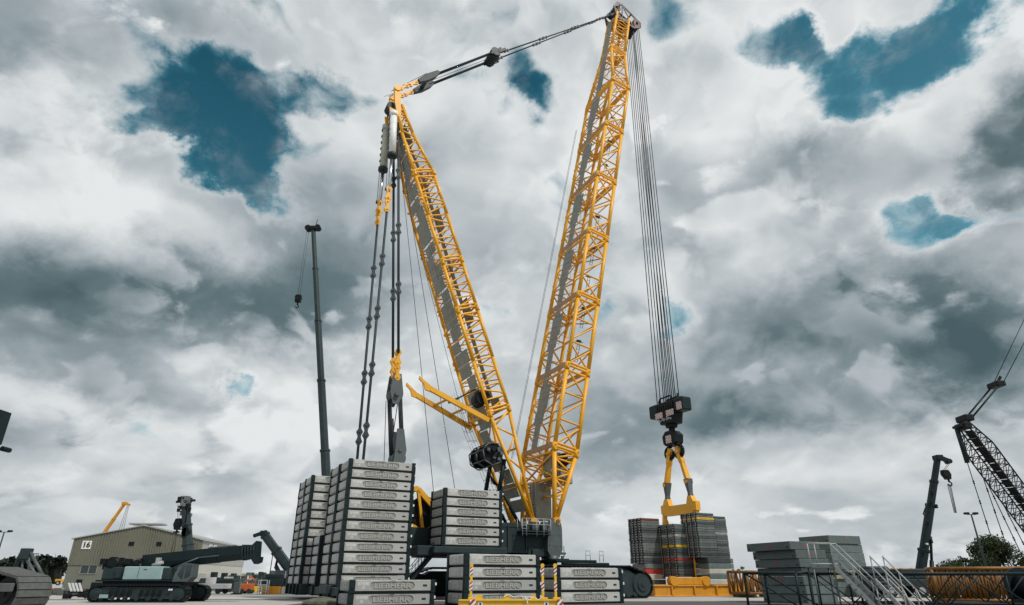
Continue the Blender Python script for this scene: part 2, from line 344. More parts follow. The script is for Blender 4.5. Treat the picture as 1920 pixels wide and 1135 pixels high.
# ------------------------------------------------------------------ the big lattice boom crawler crane (x along its axis towards the load, y to its far side)
CR_ROT = R(27); CR_POS = V((2.4, 61.6, .12))
crane = thing('crawler_crane', 'giant crawler crane with two yellow lattice booms standing in a V', 'crane', CR_POS, CR_ROT)
def cw(r, b, z):                        # crane frame to world
    return CR_POS + V((r * math.cos(CR_ROT) - b * math.sin(CR_ROT), r * math.sin(CR_ROT) + b * math.cos(CR_ROT), z))
def lerp(tab, x):
    for (a, va), (b, vb) in zip(tab[:-1], tab[1:]):
        if x <= b: return va + (vb - va) * max(0, (x - a)) / (b - a)
    return tab[-1][1]
class Lattice:
    def __init__(s, rear, half, depth, perp): s.rear, s.half, s.depth, s.perp = rear, half, depth, perp
    def c(s, which, z):                 # which: 'nr','nf','fr','ff'
        r = lerp(s.rear, z); h = lerp(s.half, z); p = V((r, -h if which[0] == 'n' else h, z))
        if which[1] == 'f': k = lerp(s.depth, z); p = p + V((s.perp[0] * k, 0, s.perp[1] * k))
        return p
    def mid(s, z, fb=0., fd=0.):        # point inside: fb -1..1 across, fd 0 rear .. 1 front
        a = s.c('nr', z).lerp(s.c('fr', z), (fb + 1) / 2); b = s.c('nf', z).lerp(s.c('ff', z), (fb + 1) / 2); return a.lerp(b, fd)
def chords(L_, zs, rad, sub=True):
    mb = MB()
    for w in ('nr', 'nf', 'fr', 'ff'):
        for a, b in zip(zs[:-1], zs[1:]):
            mb.tube(L_.c(w, a), L_.c(w, b), rad, n=9)
    return mb
FACES = (('nr', 'nf'), ('fr', 'ff'), ('nr', 'fr'), ('nf', 'ff'))

boom = Lattice([(6.05, 0.), (12.7, .2), (78.6, 14.35)], [(6, 3.08), (62, 3.08), (70.5, 1.1), (79, 1.1)],
               [(6.05, .05), (12.7, 1.), (62, 1.), (78.6, .86)], (2.42, -.5))
bz = [6.05, 12.7, 20.9, 29.1, 37.4, 45.7, 54.0, 62.0, 70.5, 78.2]
mb = chords(boom, bz, .215)
for w in ('nr', 'nf', 'fr', 'ff'):
    for z in bz[1:-1]:                  # pin joints at the section ends
        p = boom.c(w, z); d = (boom.c(w, z + .5) - boom.c(w, z - .5)).normalized()
        mb.tube(p - d * .4, p + d * .4, .265, n=9); mb.tube(p - V((0, .33, 0)) + d * .22, p + V((0, .33, 0)) + d * .22, .09, n=8); mb.tube(p - V((0, .33, 0)) - d * .22, p + V((0, .33, 0)) - d * .22, .09, n=8)
    for k in range(26):                 # small lugs along the chords
        z = random.uniform(13, 76); p = boom.c(w, z); mb.box(p.x - .26, p.x + .06, p.y - .07, p.y + .07, p.z - .1, p.z + .1)
main_boom = mb.build('main_boom', M['yellow'], crane)
def lace_section(L_, za, zb, n, r, style, heavy=True):
    m = MB(); zs = [za + (zb - za) * i / n for i in range(n + 1)]
    for fi, (u, v) in enumerate(FACES):
        wide = fi >= 2
        for i in range(n):
            a, b = zs[i], zs[i + 1]
            st = style[fi][i % len(style[fi])]
            rr = r * (1.1 if not wide else .8)
            g0, g1 = a + .25, b - .25
            if st in 'X/': m.tube(L_.c(u, g0), L_.c(v, g1), rr, n=6, caps=False)
            if st in 'X\\': m.tube(L_.c(v, g0), L_.c(u, g1), rr, n=6, caps=False)
            if st == 'K':
                q = L_.c(u, (a + b) / 2).lerp(L_.c(v, (a + b) / 2), .5)
                for w, z in ((u, g0), (v, g0)): m.tube(L_.c(w, z), q, rr, n=6, caps=False)
                m.tube(L_.c(u, (a + b) / 2), L_.c(v, (a + b) / 2), rr, n=6, caps=False)
            if i: m.tube(L_.c(u, a), L_.c(v, a), rr * .95, n=6, caps=False)
        if heavy:
            for dz in (-.42, .42):
                m.tube(L_.c(u, za + dz if dz > 0 else za + .12), L_.c(v, za + dz if dz > 0 else za + .12), r * (1.3 if wide else 1.4), n=7, caps=False)
            m.tube(L_.c(u, zb - .42), L_.c(v, zb - .42), r * 1.5, n=7, caps=False)
    if heavy:                           # diagonals across the box at the joint
        for z in (za + .3, zb - .3):
            m.tube(L_.c('nr', z), L_.c('ff', z), r * .75, n=6, caps=False)
    return m
for i in range(1, 8):
    lace_section(boom, bz[i], bz[i + 1], 3, .092, ('X/X', '\\X/', '/\\/', '\\-/')).build('boom_section', M['yellow'], main_boom)
lace_section(boom, 70.5, 77.6, 5, .07, ('XXXXX', 'X/X/X', '/\\/\\/', 'X/X/X')).build('boom_section', M['yellow'], main_boom)
# foot section, V shaped legs on both sides
for s in ('n', 'f'):
    m = MB()
    zs = [7.2, 8.1, 8.9, 9.8, 10.7, 11.7, 12.6]
    for i, (a, b) in enumerate(zip(zs[:-1], zs[1:])):
        u, v = ((s + 'r', s + 'f') if i % 2 else (s + 'f', s + 'r'))
        m.tube(boom.c(u, a), boom.c(v, b), .095, n=7); m.tube(boom.c(s + 'r', b), boom.c(s + 'f', b), .085, n=7)
    m.build('boom_foot', M['yellow'], main_boom); m = MB(); p = boom.c(s + 'r', 6.05); m.tube(p + V((.07, -.45, 0)), p + V((.07, .45, 0)), .34, n=16); m.build('foot_pin', M['yellow'], main_boom)
m = MB()
for z in (9.9, 12.3):
    for w in 'rf': m.tube(boom.c('n' + w, z), boom.c('f' + w, z), .13, n=7)
for a, b in ((9.9, 12.3), (12.3, 9.9)): m.tube(boom.c('nr', a), boom.c('fr', b), .1, n=7); m.tube(boom.c('nf', a), boom.c('ff', b), .1, n=7)
for k in range(5):                      # inner frame struts fanning to the rope winch
    z = 8.2 + k * .8; m.tube(boom.mid(z, -.95, .1), boom.mid(z + .5, .1, .6), .08, n=6); m.tube(boom.mid(z, .1, .2), boom.mid(z + .7, -.9, .8), .07, n=6)
m.build('foot_strut', M['yellow'], main_boom)
# grey walkway up the rear face: narrow strip with staggered landings, rails
def strip(mb, L_, z0, z1, b0, b1, fd, t=.05):
    def q(z, fbabs): 
        h = lerp(L_.half, z); return L_.mid(z, max(-1, min(1, fbabs / h)), fd)
    a = [q(z0, b0), q(z0, b1), q(z1, b1), q(z1, b0)]
    n = (a[1] - a[0]).cross(a[3] - a[0]).normalized() * t
    mb.hexa([a[0], a[1], a[1] + n, a[0] + n, a[3], a[2], a[2] + n, a[3] + n])
m = MB(); rl = MB()
z = 12.9; k = 0
while z < 68:
    zz = min(z + 1.38, 68.2)
    if k % 6 in (3, 4): b0, b1 = -.35, 1.75
    elif k % 6 == 2: b0, b1 = .05, 1.9
    else: b0, b1 = .35, 1.5
    if z > 62: b0, b1 = -.35, .75
    strip(m, boom, z, zz - .04, b0, b1, -.04)
    for j in range(2):
        zr = z + .35 + .69 * j; h = lerp(boom.half, zr)
        rl.tube(boom.mid(zr, (b0 - .1) / h, -.12), boom.mid(zr + .35, (b1 + .1) / h, -.12), .03, n=4)
    if k % 3 == 0:
        for e in (b0, b1):
            h = lerp(boom.half, z)
            rl.tube(boom.mid(z, e / h, .06), boom.mid(z, e / h, .45), .025, n=4); rl.tube(boom.mid(z, e / h, .45), boom.mid(zz + .6, e / h, .45), .025, n=4); rl.tube(boom.mid(z, e / h, .26), boom.mid(zz + .6, e / h, .26), .02, n=4)
    z = zz; k += 1
for a in range(12):                     # dark sheeting and ropes over the tapered head section
    z0 = 62.5 + a * 1.27; strip(m, boom, z0, z0 + 1.2, -.25 if a < 6 else -.2, .95, -.05)
m.build('walkway', M['walk'], main_boom); rl.build('handrail', M['rail'], main_boom)
for i in range(1, 7):                   # pinkish cross plates at the section joints
    m = MB(); z = bz[i] + .25; m.beam(boom.c('nr', z) + V((-.1, 0, 0)), boom.c('fr', z) + V((-.1, 0, 0)), .1, .42); m.build('cross_beam', M['crossb'], main_boom)
for zz in (22.5, 26.5, 30.6, 34.5, 38.9, 47.0, 51, 55.2):   # inner ladders and rope guides hanging in the boom
    m = MB(); p = boom.mid(zz, -.45, .75); q = boom.mid(zz + 2.2, -.45, .75)
    for dx in (-.16, .16): m.tube(p + V((dx, 0, 0)), q + V((dx, 0, 0)), .03, n=4)
    for j in range(7): c = p.lerp(q, j / 6); m.tube(c - V((.16, 0, 0)), c + V((.16, 0, 0)), .02, n=4)
    m.tube(q + V((-.5, 0, .1)), q + V((.5, 0, .1)), .04, n=5); m.box(q.x - .25, q.x + .25, q.y - .1, q.y + .1, q.z + .1, q.z + .3)
    m.build('ladder', M['dark'], main_boom)
# head
m = MB(); T = boom.mid(78.2, 0, .5)
for s in (-1, 1):
    y = s * 1.15
    hp = [V(p) for p in ((14.0, y, 77.0), (15.0, y, 77.0), (17.0, y, 76.3), (18.3, y, 77.0), (18.4, y, 77.9), (17.4, y, 78.6), (15.3, y, 80.1), (14.4, y, 80.2), (13.7, y, 79.0))]
    for i in range(9): m.beam(hp[i], hp[(i + 1) % 9], .14, .26)
    for i, j in ((1, 8), (1, 6), (2, 6), (2, 5), (8, 6)): m.beam(hp[i], hp[j], .1, .16)
    m.prism([hp[k] - V((0, .05, 0)) for k in (2, 3, 4, 5)], (0, .1, 0)); m.prism([hp[k] - V((0, .05, 0)) for k in (6, 7, 8)], (0, .1, 0))
m.box(14.1, 16.9, -1.1, 1.1, 77.2, 77.5); m.beam((14.8, 0, 80.0), (17.6, 0, 78.5), .4, .12); m.beam((14.2, 0, 78.9), (16.8, 0, 77.0), .5, .1)
for z_, x_ in ((79.8, 14.8), (78.9, 16.8), (76.9, 17.2)): m.tube((x_, -1.3, z_), (x_, 1.3, z_), .12, n=8)
m.build('boom_head', mat('head_brown_yellow', (.07, .03, .015), .5, var=.3, scale=2), main_boom)
m = MB()
for i in range(9):
    y = -1. + i * .25; m.tube((17.75, y - .09, 77.6), (17.75, y + .09, 77.6), .72, n=20)
m.tube((17.75, -1.4, 77.6), (17.75, 1.4, 77.6), .2, n=10)
m.build('head_sheave', M['dark'], main_boom)
m = MB(); m.tube((14.5, -1.1, 79.3), (14.5, 1.1, 79.3), .15, n=8)
for i in range(5):
    y = -.9 + i * .45; m.tube((14.5, y - .1, 79.3), (14.5, y + .1, 79.3), .55, n=16)
m.build('head_sheave', M['dark'], main_boom)
m = MB()                                # grey winch housing low in the boom
m.bbox(.3, 1.5, -2.1, -.7, 10.2, 12.4, .06); m.bbox(1.1, 2.4, -2.6, .4, 9.5, 10.9, .06)
m.tube((1.6, -2.3, 11.7), (1.6, -.4, 11.7), .62, n=18, m=1); m.box(-.2, 1.4, -.2, 1.2, 6.4, 9.7, 0)
for dz in range(12): m.tube((-.25, -.25, 6.5 + dz * .27), (-.25, 1.25, 6.5 + dz * .27), .03, n=4, m=2)
for y in (-.25, .5, 1.25): m.tube((-.3, y, 6.3), (-.3, y, 9.8), .035, n=5, m=2)
m.build('rope_winch', [M['walk'], M['black'], M['rail']], main_boom)

# mast (derrick boom)
mast = Lattice([(6.07, -1.62), (15.4, -6.02), (50.4, -17.6 + -.8)], [(6, 1.95), (37, 1.9), (48.5, .75), (51, .75)], [(6, .04), (15.5, 1.), (39.6, 1.), (47.8, .28), (51, .2)], (2.0, .76))
mast.rear = [(6.07, -1.62), (15.4, -6.02), (37.4, -14.1), (46.5, -16.95), (50.4, -17.2)]
mz = [6.07, 15.4, 20.2, 25.1, 30.0, 34.8, 39.6, 44.5, 48.4]
mb = chords(mast, mz, .175)
for w in ('nr', 'nf', 'fr', 'ff'):
    for z in (15.4, 25.1, 30.0, 39.6):
        p = mast.c(w, z); d = (mast.c(w, z + .5) - mast.c(w, z - .5)).normalized()
        mb.tube(p - d * .35, p + d * .35, .22, n=9)
        for e in (-.2, .2): mb.tube(p - V((0, .3, 0)) + d * e, p + V((0, .3, 0)) + d * e, .08, n=8)
    for k in range(22):
        z = random.uniform(16, 46); p = mast.c(w, z); mb.box(p.x - .3, p.x + .05, p.y - .06, p.y + .06, p.z - .08, p.z + .08)
mast_o = mb.build('mast', M['yellow'], crane)
for a, b, n in ((15.4, 25.1, 8), (25.1, 30.0, 4), (30.0, 39.6, 8), (39.6, 48.0, 6)):
    lace_section(mast, a, b, n, .08, ('/\\', '/\\', '/\\', '/-')).build('mast_section', M['yellow'], mast_o)
for s in ('n', 'f'):
    m = MB(); zs = [7.4, 8.8, 10.2, 11.6, 13.0, 14.3, 15.2]
    for i, (a, b) in enumerate(zip(zs[:-1], zs[1:])):
        u, v = ((s + 'r', s + 'f') if i % 2 else (s + 'f', s + 'r'))
        m.tube(mast.c(u, a), mast.c(v, b), .095, n=7)
    p = mast.c(s + 'r', 6.07); m.tube(p + V((.05, -.4, 0)), p + V((.05, .4, 0)), .3, n=16); m.build('mast_foot', M['yellow'], mast_o)
m = MB()
for z in (9, 12, 15): m.tube(mast.c('nr', z), mast.c('fr', z), .1, n=7); m.tube(mast.c('nf', z), mast.c('ff', z), .1, n=7)
m.tube(mast.c('nr', 9), mast.c('fr', 12), .08, n=6); m.tube(mast.c('fr', 12), mast.c('nr', 15), .08, n=6)
m.build('foot_strut', M['yellow'], mast_o)
m = MB(); rl = MB()
z = 7.0; k = 0
while z < 46.5:
    zz = z + 1.22; h = lerp(mast.half, z)
    if not (29.2 < z < 29.9 or 24.4 < z < 25.0):
        pa, pb = ((-.78, .70), (-.78, .66), (-.78, .15), (-.60, .70), (-.78, .70), (-.2, .70), (-.78, .4))[k % 7]; strip(m, mast, z, zz - (.05 if k % 4 else .22), h * pa, h * pb, -.05)
        if z > 15 and k % 8 < 6: strip(m, mast, z, zz - .02, -h * .05 + .3, h * .3 + .35, .93)
        if z > 15 and k % 8 in (6, 7): strip(m, mast, z, zz - .02, -h * .5, h * .4, .9)
    if k % 2 == 0: rl.tube(mast.mid(z, -.75, -.15), mast.mid(z + .5, .0, -.15), .03, n=4)
    z = zz; k += 1
for fb in (-.2, -.5): rg = MB(); rg.tube(mast.mid(22, fb, -.2), mast.mid(46, fb, -.2), .035, n=5); rg.build('rope_guide', M['rail'], mast_o)
m.build('walkway', M['walk'], mast_o); rl.build('handrail', M['rail'], mast_o)
m = MB()                                # cage ladder along the lower rear side
for z0 in [6.5 + i * .9 for i in range(13)]:
    p = mast.mid(z0, 1.1, -.1); q = mast.mid(z0 + .9, 1.1, -.1)
    for dy in (0, .6): m.tube(p + V((-.1, dy, 0)), q + V((-.1, dy, 0)), .022, n=4); m.tube(p + V((-.8, dy, 0)), q + V((-.8, dy, 0)), .018, n=4)
    m.tube(p + V((-.1, 0, 0)), p + V((-.1, .6, 0)), .02, n=4); m.tube(p + V((-.1, 0, 0)), p + V((-.8, 0, 0)), .018, n=4); m.tube(p + V((-.8, 0, 0)), p + V((-.8, .6, 0)), .018, n=4); m.tube(p + V((-.8, .6, 0)), p + V((-.1, .6, 0)), .018, n=4)
m.build('ladder', M['rail'], mast_o)
m = MB()                                # mast head: two lugs with eyes, sheave cheeks
for s in (-1, 1):
    y = s * .85
    m.prism([(-17.0, y - .2, 46.6), (-16.6, y - .2, 46.9), (-16.9, y - .2, 50.2), (-17.05, y - .2, 50.55), (-17.4, y - .2, 50.6), (-17.55, y - .2, 50.3), (-17.4, y - .2, 48.5)], (0, .4, 0))
    m.tube((-17.25, y - .3, 50.4), (-17.25, y + .3, 50.4), .36, n=18)
    m.prism([(-17.9, y - .12, 47.6), (-17.0, y - .12, 47.4), (-16.9, y - .12, 45.2), (-17.4, y - .12, 45.0)], (0, .24, 0))
for z_ in (47.6, 48.8, 46.3): m.tube((-17.0, -.9, z_), (-17.0, .9, z_), .12, n=8)
m.build('mast_head', M['yellow'], mast_o)
m = MB()
for i in range(5): y = -.5 + i * .25; m.tube((-17.6, y - .09, 48.2), (-17.6, y + .09, 48.2), .5, n=16)
m.prism([(-17.9, -.3, 48.6), (-17.1, -.3, 48.6), (-17.0, -.3, 46.5), (-17.6, -.3, 46.2)], (0, .1, 0)); m.beam((-16.3, .4, 49.0), (-15.5, .4, 47.5), .12, .3)
m.build('head_sheave', M['dark'], mast_o)
# swung-out yellow pull-in frame on the mast
m = MB()
for y in (-1.9, 1.9):
    t = V((-12.3, y, 17.15 if y < 0 else 17.5)); q = V((-6.1, y, 14.75)); m.beam(q, t + (q - t) * .06, .34, .42); d = (t - q).normalized()
    m.prism([t + d * -.5 + V((0, -.1, .25)), t + d * .2 + V((0, -.1, .45)), t + d * .75 + V((0, -.1, .62)), t + d * .8 + V((0, -.1, .35)), t + d * .3 + V((0, -.1, .12)), t + d * .1 + V((0, -.1, -.35)), t + d * -.5 + V((0, -.1, -.25))], (0, .2, 0))
for k in (.35, .62, .9): a = V((-12.3, -1.9, 17.15)).lerp(V((-6.1, -1.9, 14.75)), k); b = V((-12.3, 1.9, 17.5)).lerp(V((-6.1, 1.9, 14.75)), k); m.tube(a, b, .12, n=7)
m.tube((-8.2, -1.9, 15.6), (-6.4, 1.9, 14.9), .09, n=6)
fr = m.build('pull_frame', M['yellow'], mast_o)
m = MB(); m.tube((-9.6, -.6, 16.3), (-8.6, -.6, 16.9), .11, n=8); m.tube((-8.6, -.6, 16.9), (-6.3, -.8, 18.3), .07, n=8); m.build('cylinder', M['dark'], mast_o)
m = MB(); m.bbox(-7.0, -5.9, -1.5, -.4, 16.2, 17.7, .1); m.tube((-6.5, -1.7, 16.9), (-6.5, -.2, 16.9), .7, n=18); m.build('rope_winch', M['black'], mast_o)
# big winch on the mast
m = MB(); WC = V((-5.65, -.3, 11.75))
m.tube(WC + V((0, -1.6, 0)), WC + V((0, 1.3, 0)), .72, n=28)
for y in (-1.6, -.1, 1.3): m.tube(WC + V((0, y - .06, 0)), WC + V((0, y + .06, 0)), .92, n=28)
for i in range(7):
    t = 2 * math.pi * i / 7 + .2; d = V((math.cos(t), 0, math.sin(t))) * 1.04
    m.tube(WC + V((0, -1.75, 0)) + d, WC + V((0, 1.45, 0)) + d, .05, n=6, m=1); t2 = t + 2 * math.pi / 7; d2 = V((math.cos(t2), 0, math.sin(t2))) * 1.04
    for y in (-1.75, -.15, 1.45): m.tube(WC + V((0, y, 0)) + d, WC + V((0, y, 0)) + d2, .06, n=6, m=1)
for k in range(14):
    p = WC + V((random.uniform(-.7, .8), -1.72 - random.random() * .2, random.uniform(-.9, .7))); m.bbox(p.x - .14, p.x + .14, p.y - .15, p.y + .15, p.z - .12, p.z + .16, .03, m=random.choice((0, 1)))
for k in range(6): m.tube(WC + V((-.3 + .2 * k, -1.5 + .5 * k, -1.3)), WC + V((.2 + .3 * k, -1.2 + .3 * k, -2.6)), .05, n=5)
m.build('rope_winch', [M['black'], M['grey']], mast_o)
m = MB()                                # dark back stops between base machine and mast
for y in (-1.5, 1.5): m.tube((-5.2, y, 5.9), (-4.75, y, 8.6), .26, n=12); m.tube((-4.75, y, 8.6), (-4.25, y, 11.4), .20, n=12); m.tube((-2.6, y * .8, 5.9), (-4.5, y * .8, 8.9), .16, n=10)
m.build('back_stop', M['dark2'], crane)

# hoist cylinders, pendants, pulley blocks (parts of the crane)
def link(mb, p, d, s=1., w=.24, m=0):   # spectacle link, lens shaped
    q = [(-.75, .12), (-.45, .30), (-.1, .14), (.1, .14), (.45, .30), (.75, .12), (.75, -.12), (.45, -.30), (.1, -.14), (-.1, -.14), (-.45, -.30), (-.75, -.12)]
    d = d.normalized(); sd = V((0, 1, 0)).cross(d).normalized()
    mb.prism([p + d * (a * s) + sd * (b * s) - V((0, w / 2, 0)) for a, b in q], (0, w, 0), m)
    for e in (-.45, .45): mb.tube(p + d * (e * s) - V((0, w / 2 + .08, 0)), p + d * (e * s) + V((0, w / 2 + .08, 0)), .1 * s, n=8, m=m)
def pendant(p, q, r, step, mats, name='pendant'):
    m = MB(); p = V(p); q = V(q); m.tube(p, q, r, n=7); d = q - p; l = d.length; n = max(1, int(l / step))
    for i in range(1, n): link(m, p + d * (i / n), d, .95)
    m.build(name, mats, crane)
for y, x0, x1, z0, z1, z2 in ((-.85, -17.35, -17.1, 46.9, 41.5, 37.0), (.85, -17.6, -17.5, 46.2, 40.7, 36.3)):
    m = MB(); m.tube((x0, y, z0), (x1, y, z1), .38, n=18); m.tube((x0, y, z0 + .25), (x0, y, z0 - .3), .44, n=18); m.tube((x1, y, z1 + .25), (x1, y, z1 - .1), .52, n=12, m=1)
    m.tube((x1, y, z1), (x1, y, z2), .19, n=12, m=2); m.tube((x0 + .05, y + .05, 48.4), (x0, y, z0), .1, n=8, m=1)
    m.tube((x0 - .3, y, z0 - .2), (x1 - .3, y, z1 - 4.2), .03, n=5, m=1); m.box(x1 - .4, x1 - .1, y - .1, y + .1, z2 + .2, z2 + .5, 1)
    for k in range(6): zz = z0 - .6 - k * .8; xx = x0 + (x1 - x0) * k / 6; m.box(xx - .46, xx - .36, y - .08, y + .08, zz, zz + .25, 1)
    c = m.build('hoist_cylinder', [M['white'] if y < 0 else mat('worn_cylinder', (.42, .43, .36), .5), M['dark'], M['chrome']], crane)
    m = MB(); d = V((0, 0, -1)); link(m, V((x1, y, z2 - .1)), d, 1.15, .3); link(m, V((x1, y, z2 - 1.55)), d, 1.0, .3); m.build('link_plate', M['yellow'], c)
    pendant((x1, y, z2 - 2.2), (-17.1, y, 2.0), .12, 4.9, M['rod'])
for y in (-.85, .85):
    pendant((-16.75, y, 46.0), (-14.8, y, 20.3), .13, 5.2, M['rod'])
m = MB()
for y, zz in ((-.8, 19.9), (.8, 19.4)):
    d = V((.06, 0, -1)); link(m, V((-14.75, y * .75, zz)), d, 1.1, .3); link(m, V((-14.68, y * .7, zz - 1.4)), d, 1.0, .3)
m.build('link_plate', M['yellow'], crane)
m = MB()
for y in (-.62, .62): m.prism([(-15.05, y - .06, 18.4), (-14.3, y - .06, 18.4), (-14.0, y - .06, 16.6), (-14.4, y - .06, 15.6), (-14.9, y - .06, 15.6), (-15.2, y - .06, 16.6)], (0, .12, 0))
for i in range(6): y = -.5 + i * .2; m.tube((-14.6, y - .08, 16.5), (-14.6, y + .08, 16.5), .62, n=18)
m.tube((-14.6, -1., 16.5), (-14.6, 1., 16.5), .22, n=10); m.bbox(-14.9, -14.3, -.5, .5, 17.4, 18.2, .05)
blk = m.build('pulley_block', M['grey'], crane)
m = MB()
for y in (-.75, .75): m.prism([(-14.35, y - .08, 13.4), (-13.75, y - .08, 13.4), (-13.4, y - .08, 11.6), (-13.6, y - .08, 10.2), (-14.2, y - .08, 9.2), (-14.5, y - .08, 10.2), (-14.4, y - .08, 11.6)], (0, .16, 0))
for i in range(7): y = -.54 + i * .18; m.tube((-13.95, y - .07, 10.9), (-13.95, y + .07, 10.9), .62, n=18)
m.tube((-13.95, -.95, 11.6), (-13.95, .95, 11.6), .2, n=10); m.bbox(-14.35, -13.6, -.7, .7, 9.6, 10.3, .06); m.beam((-14.2, .9, 12.6), (-14.4, .9, 14.6), .2, .3)
m.build('pulley_block', M['grey'], crane)
m = MB()
for i in range(7):
    y = -.54 + i * .18
    for e in (-.5, .5): m.tube((-14.6 + e, y, 16.5), (-13.95 + e, y, 10.9), .032, n=4)
m.tube((-15.1, .9, 16.2), (-14.7, .9, 8.3), .03, n=4); m.tube((-14.3, -.2, 16.2), (-14.4, .7, 11.2), .04, n=4)
m.build('rope_bundle', M['rope'], crane)
# guying from mast head to boom head
m = MB()
for y in (-.85, .85):
    a = V((-17.2, y, 50.4)); h1 = V((-14.4, y, 52.9)); k1 = V((-5.1, y, 61.5 if y > 0 else 61.2)); e = V((14.0, y * 1.1, 79.2 if y > 0 else 77.9))
    m.tube(k1, e, .085, n=6)
    d = e - k1
    for t in (.06, .33, .36, .6, .63, .83, .86, .97): link(m, k1 + d * t, d, .62, .2)
m.build('pendant', M['rod'], crane)
m = MB()
for y in (-.85, .85):
    a = V((-17.2, y, 50.4)); h1 = V((-15.2, y, 52.2)); d = h1 - a; link(m, a + d * .35, d, 1.0, .22); link(m, a + d * .85, d, 1.0, .22)
m.build('link_plate', M['yellow'], crane)
m = MB()
for y in (-.9, .9):
    d = V((9.3, 0, 8.6)).normalized(); n_ = V((-d.z, 0, d.x)); c = V((-14.6, y, 52.8))
    m.prism([c - d * .5 + n_ * .16 - V((0, .25, 0)), c + d * .9 + n_ * .38 - V((0, .25, 0)), c + d * 2.6 + n_ * .32 - V((0, .25, 0)), c + d * 2.9 - V((0, .25, 0)), c + d * 2.0 - n_ * .3 - V((0, .25, 0)), c + d * .6 - n_ * .4 - V((0, .25, 0)), c - d * .5 - n_ * .25 - V((0, .25, 0))], (0, .5, 0))
    m.beam(c + d * 2.4, c + d * 4.2, .14, .2)
m.beam(V((-14.0, -1.0, 53.3)), V((-14.0, 1.0, 53.3)), .35, .35)
m.build('pulley_block', M['dark'], crane)
m = MB(); c = V((-5.3, 0, 61.2)); d = V((9.3, 0, 8.6)).normalized()
m.bbox(c.x - .55, c.x + .45, -1.1, 1.1, c.z - .35, c.z + .45, .1)
for i in range(7): y = -1.05 + i * .35; m.tube((c.x - .2, y - .1, c.z), (c.x - .2, y + .1, c.z), .6, n=16)
for y in (-1.1, 1.1):
    m.beam(c + V((.2, y, .1)), c + V((.2, y, .1)) + d * 1.3, .2, .35); m.beam(c + V((-.8, y, -.6)), c + V((.5, y, .9)), .12, .2)
m.build('pulley_block', M['dark'], crane)
m = MB()
for y0, y1 in ((-1.05, -1.05), (-.85, -.85), (-.7, -.7), (1.05, 1.05), (.85, .85), (.7, .7), (.05, .1)):
    m.tube((-13.2, y0, 54.1), (-5.6, y1, 61.2), .085 if abs(y0) > .2 else .03, n=5)
for y in (-.45, .45): m.tube((-17.8, y, 50.2), (-13.9, y, 54.5), .03, n=4)
m.tube((-18.3, .5, 50.0), (-17.3, .5, 50.9), .02, n=4)
m.build('rope_bundle', M['rope'], crane)
# thin running ropes from the mast down to the winches and past the boom
m = MB()
m.tube((-16.4, -.2, 44.), (-10.2, -.2, 6.5), .028, n=4); m.tube((-16.1, .3, 44.), (-7.9, .1, 6.5), .028, n=4); m.tube((-13.5, 1.4, 35.), (-6.8, 1.4, 14.), .022, n=4)
m.tube((-16.5, -.4, 47.), (-10.3, -1.6, 30.), .02, n=4)
for y in (.2, .5): m.tube((9.2, 3.4 + y, 58.), (-.9, 3.2 + y, 12.5), .022, n=4)
m.build('running_rope', M['rope'], crane)
HZ = 19.6
m = MB()
for i in range(11):
    u = i / 10 * 2 - 1
    m.tube((17.75 + (.68 if i % 2 else -.62), u * .85, 77.4), (17.35 + (.5 if i % 2 else -.5), u * 1.45, HZ), .052, n=5)
m.build('hoist_rope', M['rope'], crane)

# base machine
m = MB()
m.bbox(-5.6, .1, -2.95, 2.95, 3.35, 5.75, .06); m.box(-5.65, .0, -3.0, 3.0, 5.45, 5.8)
m.bbox(-13.2, -5.5, -2.7, 2.7, 3.05, 3.75, .05)
for x_ in (-4.6, -2.85): m.box(x_ - .06, x_ + .06, -3.06, -2.9, 3.4, 5.6)
m.bbox(-13.4, -10.1, 1.2, 2.3, 3.9, 7.6, .08); m.bbox(-13.4, -10.6, -2.4, -2.2, 3.7, 5.2, .03); m.bbox(-10.1, -5.6, -1.9, 1.9, 3.7, 5.6, .06)
m.bbox(-2.7, .2, -3.1, -1.2, 3.1, 3.9, .05); m.bbox(-2.4, -1.7, -3.3, -2.8, 3.2, 3.7, .04)
m.build('upper_structure', M['dark'], crane)
for s in (-1, 1):
    y = s * 3.2
    m = MB(); m.prism([(-.95, y - .3, 5.3), (-.6, y - .3, 6.05), (0., y - .3, 6.35), (.38, y - .3, 6.1), (.5, y - .3, 5.4), (.5, y - .3, 3.7), (.2, y - .3, 3.1), (-.3, y - .3, 2.75), (-.7, y - .3, 3.1), (-1., y - .3, 3.6)], (0, .6, 0))
    m.tube((.05, y - .42, 6.0), (.05, y + .42, 6.0), .2, n=12)
    for x_, z_ in ((-.75, 4.9), (.3, 4.9), (-.75, 4.1), (.3, 4.0), (-.2, 4.0)): m.tube((x_, y - .34, z_), (x_, y + .34, z_), .07, n=8)
    m.tube((-.3, y, 3.2), (-.4, y, 2.2), .5, .3, n=14); m.tube((.4, y - .1, 3.4), (.9, y - .1, 3.4), .1, n=8); m.tube((.75, y - .1, 3.1), (.75, y - .1, 4.0), .04, n=6); m.box(.55, .72, y - .1, y + .1, 1.9, 3.2)
    m.build('foot_bracket', M['grey'] if s < 0 else M['dark'], crane)
m = MB(); m.box(-3.7, -.85, -3.95, -2.95, 5.05, 5.15); m.box(-3.7, -.85, -3.95, -2.95, 4.85, 4.92)
for x_ in (-3.7, -3.3, -2.3, -1.6, -.9):
    m.tube((x_, -3.93, 4.7), (x_, -3.93, 6.15), .035, n=5, m=1); m.tube((x_, -3.0, 5.1), (x_, -3.0, 6.15), .03, n=5, m=1)
for z_ in (5.65, 6.13): m.tube((-3.7, -3.93, z_), (-.9, -3.93, z_), .03, n=5, m=1)
for z_ in (5.3, 5.55, 5.8): m.tube((-3.7, -3.93, z_), (-3.3, -3.93, z_), .025, n=5, m=1)
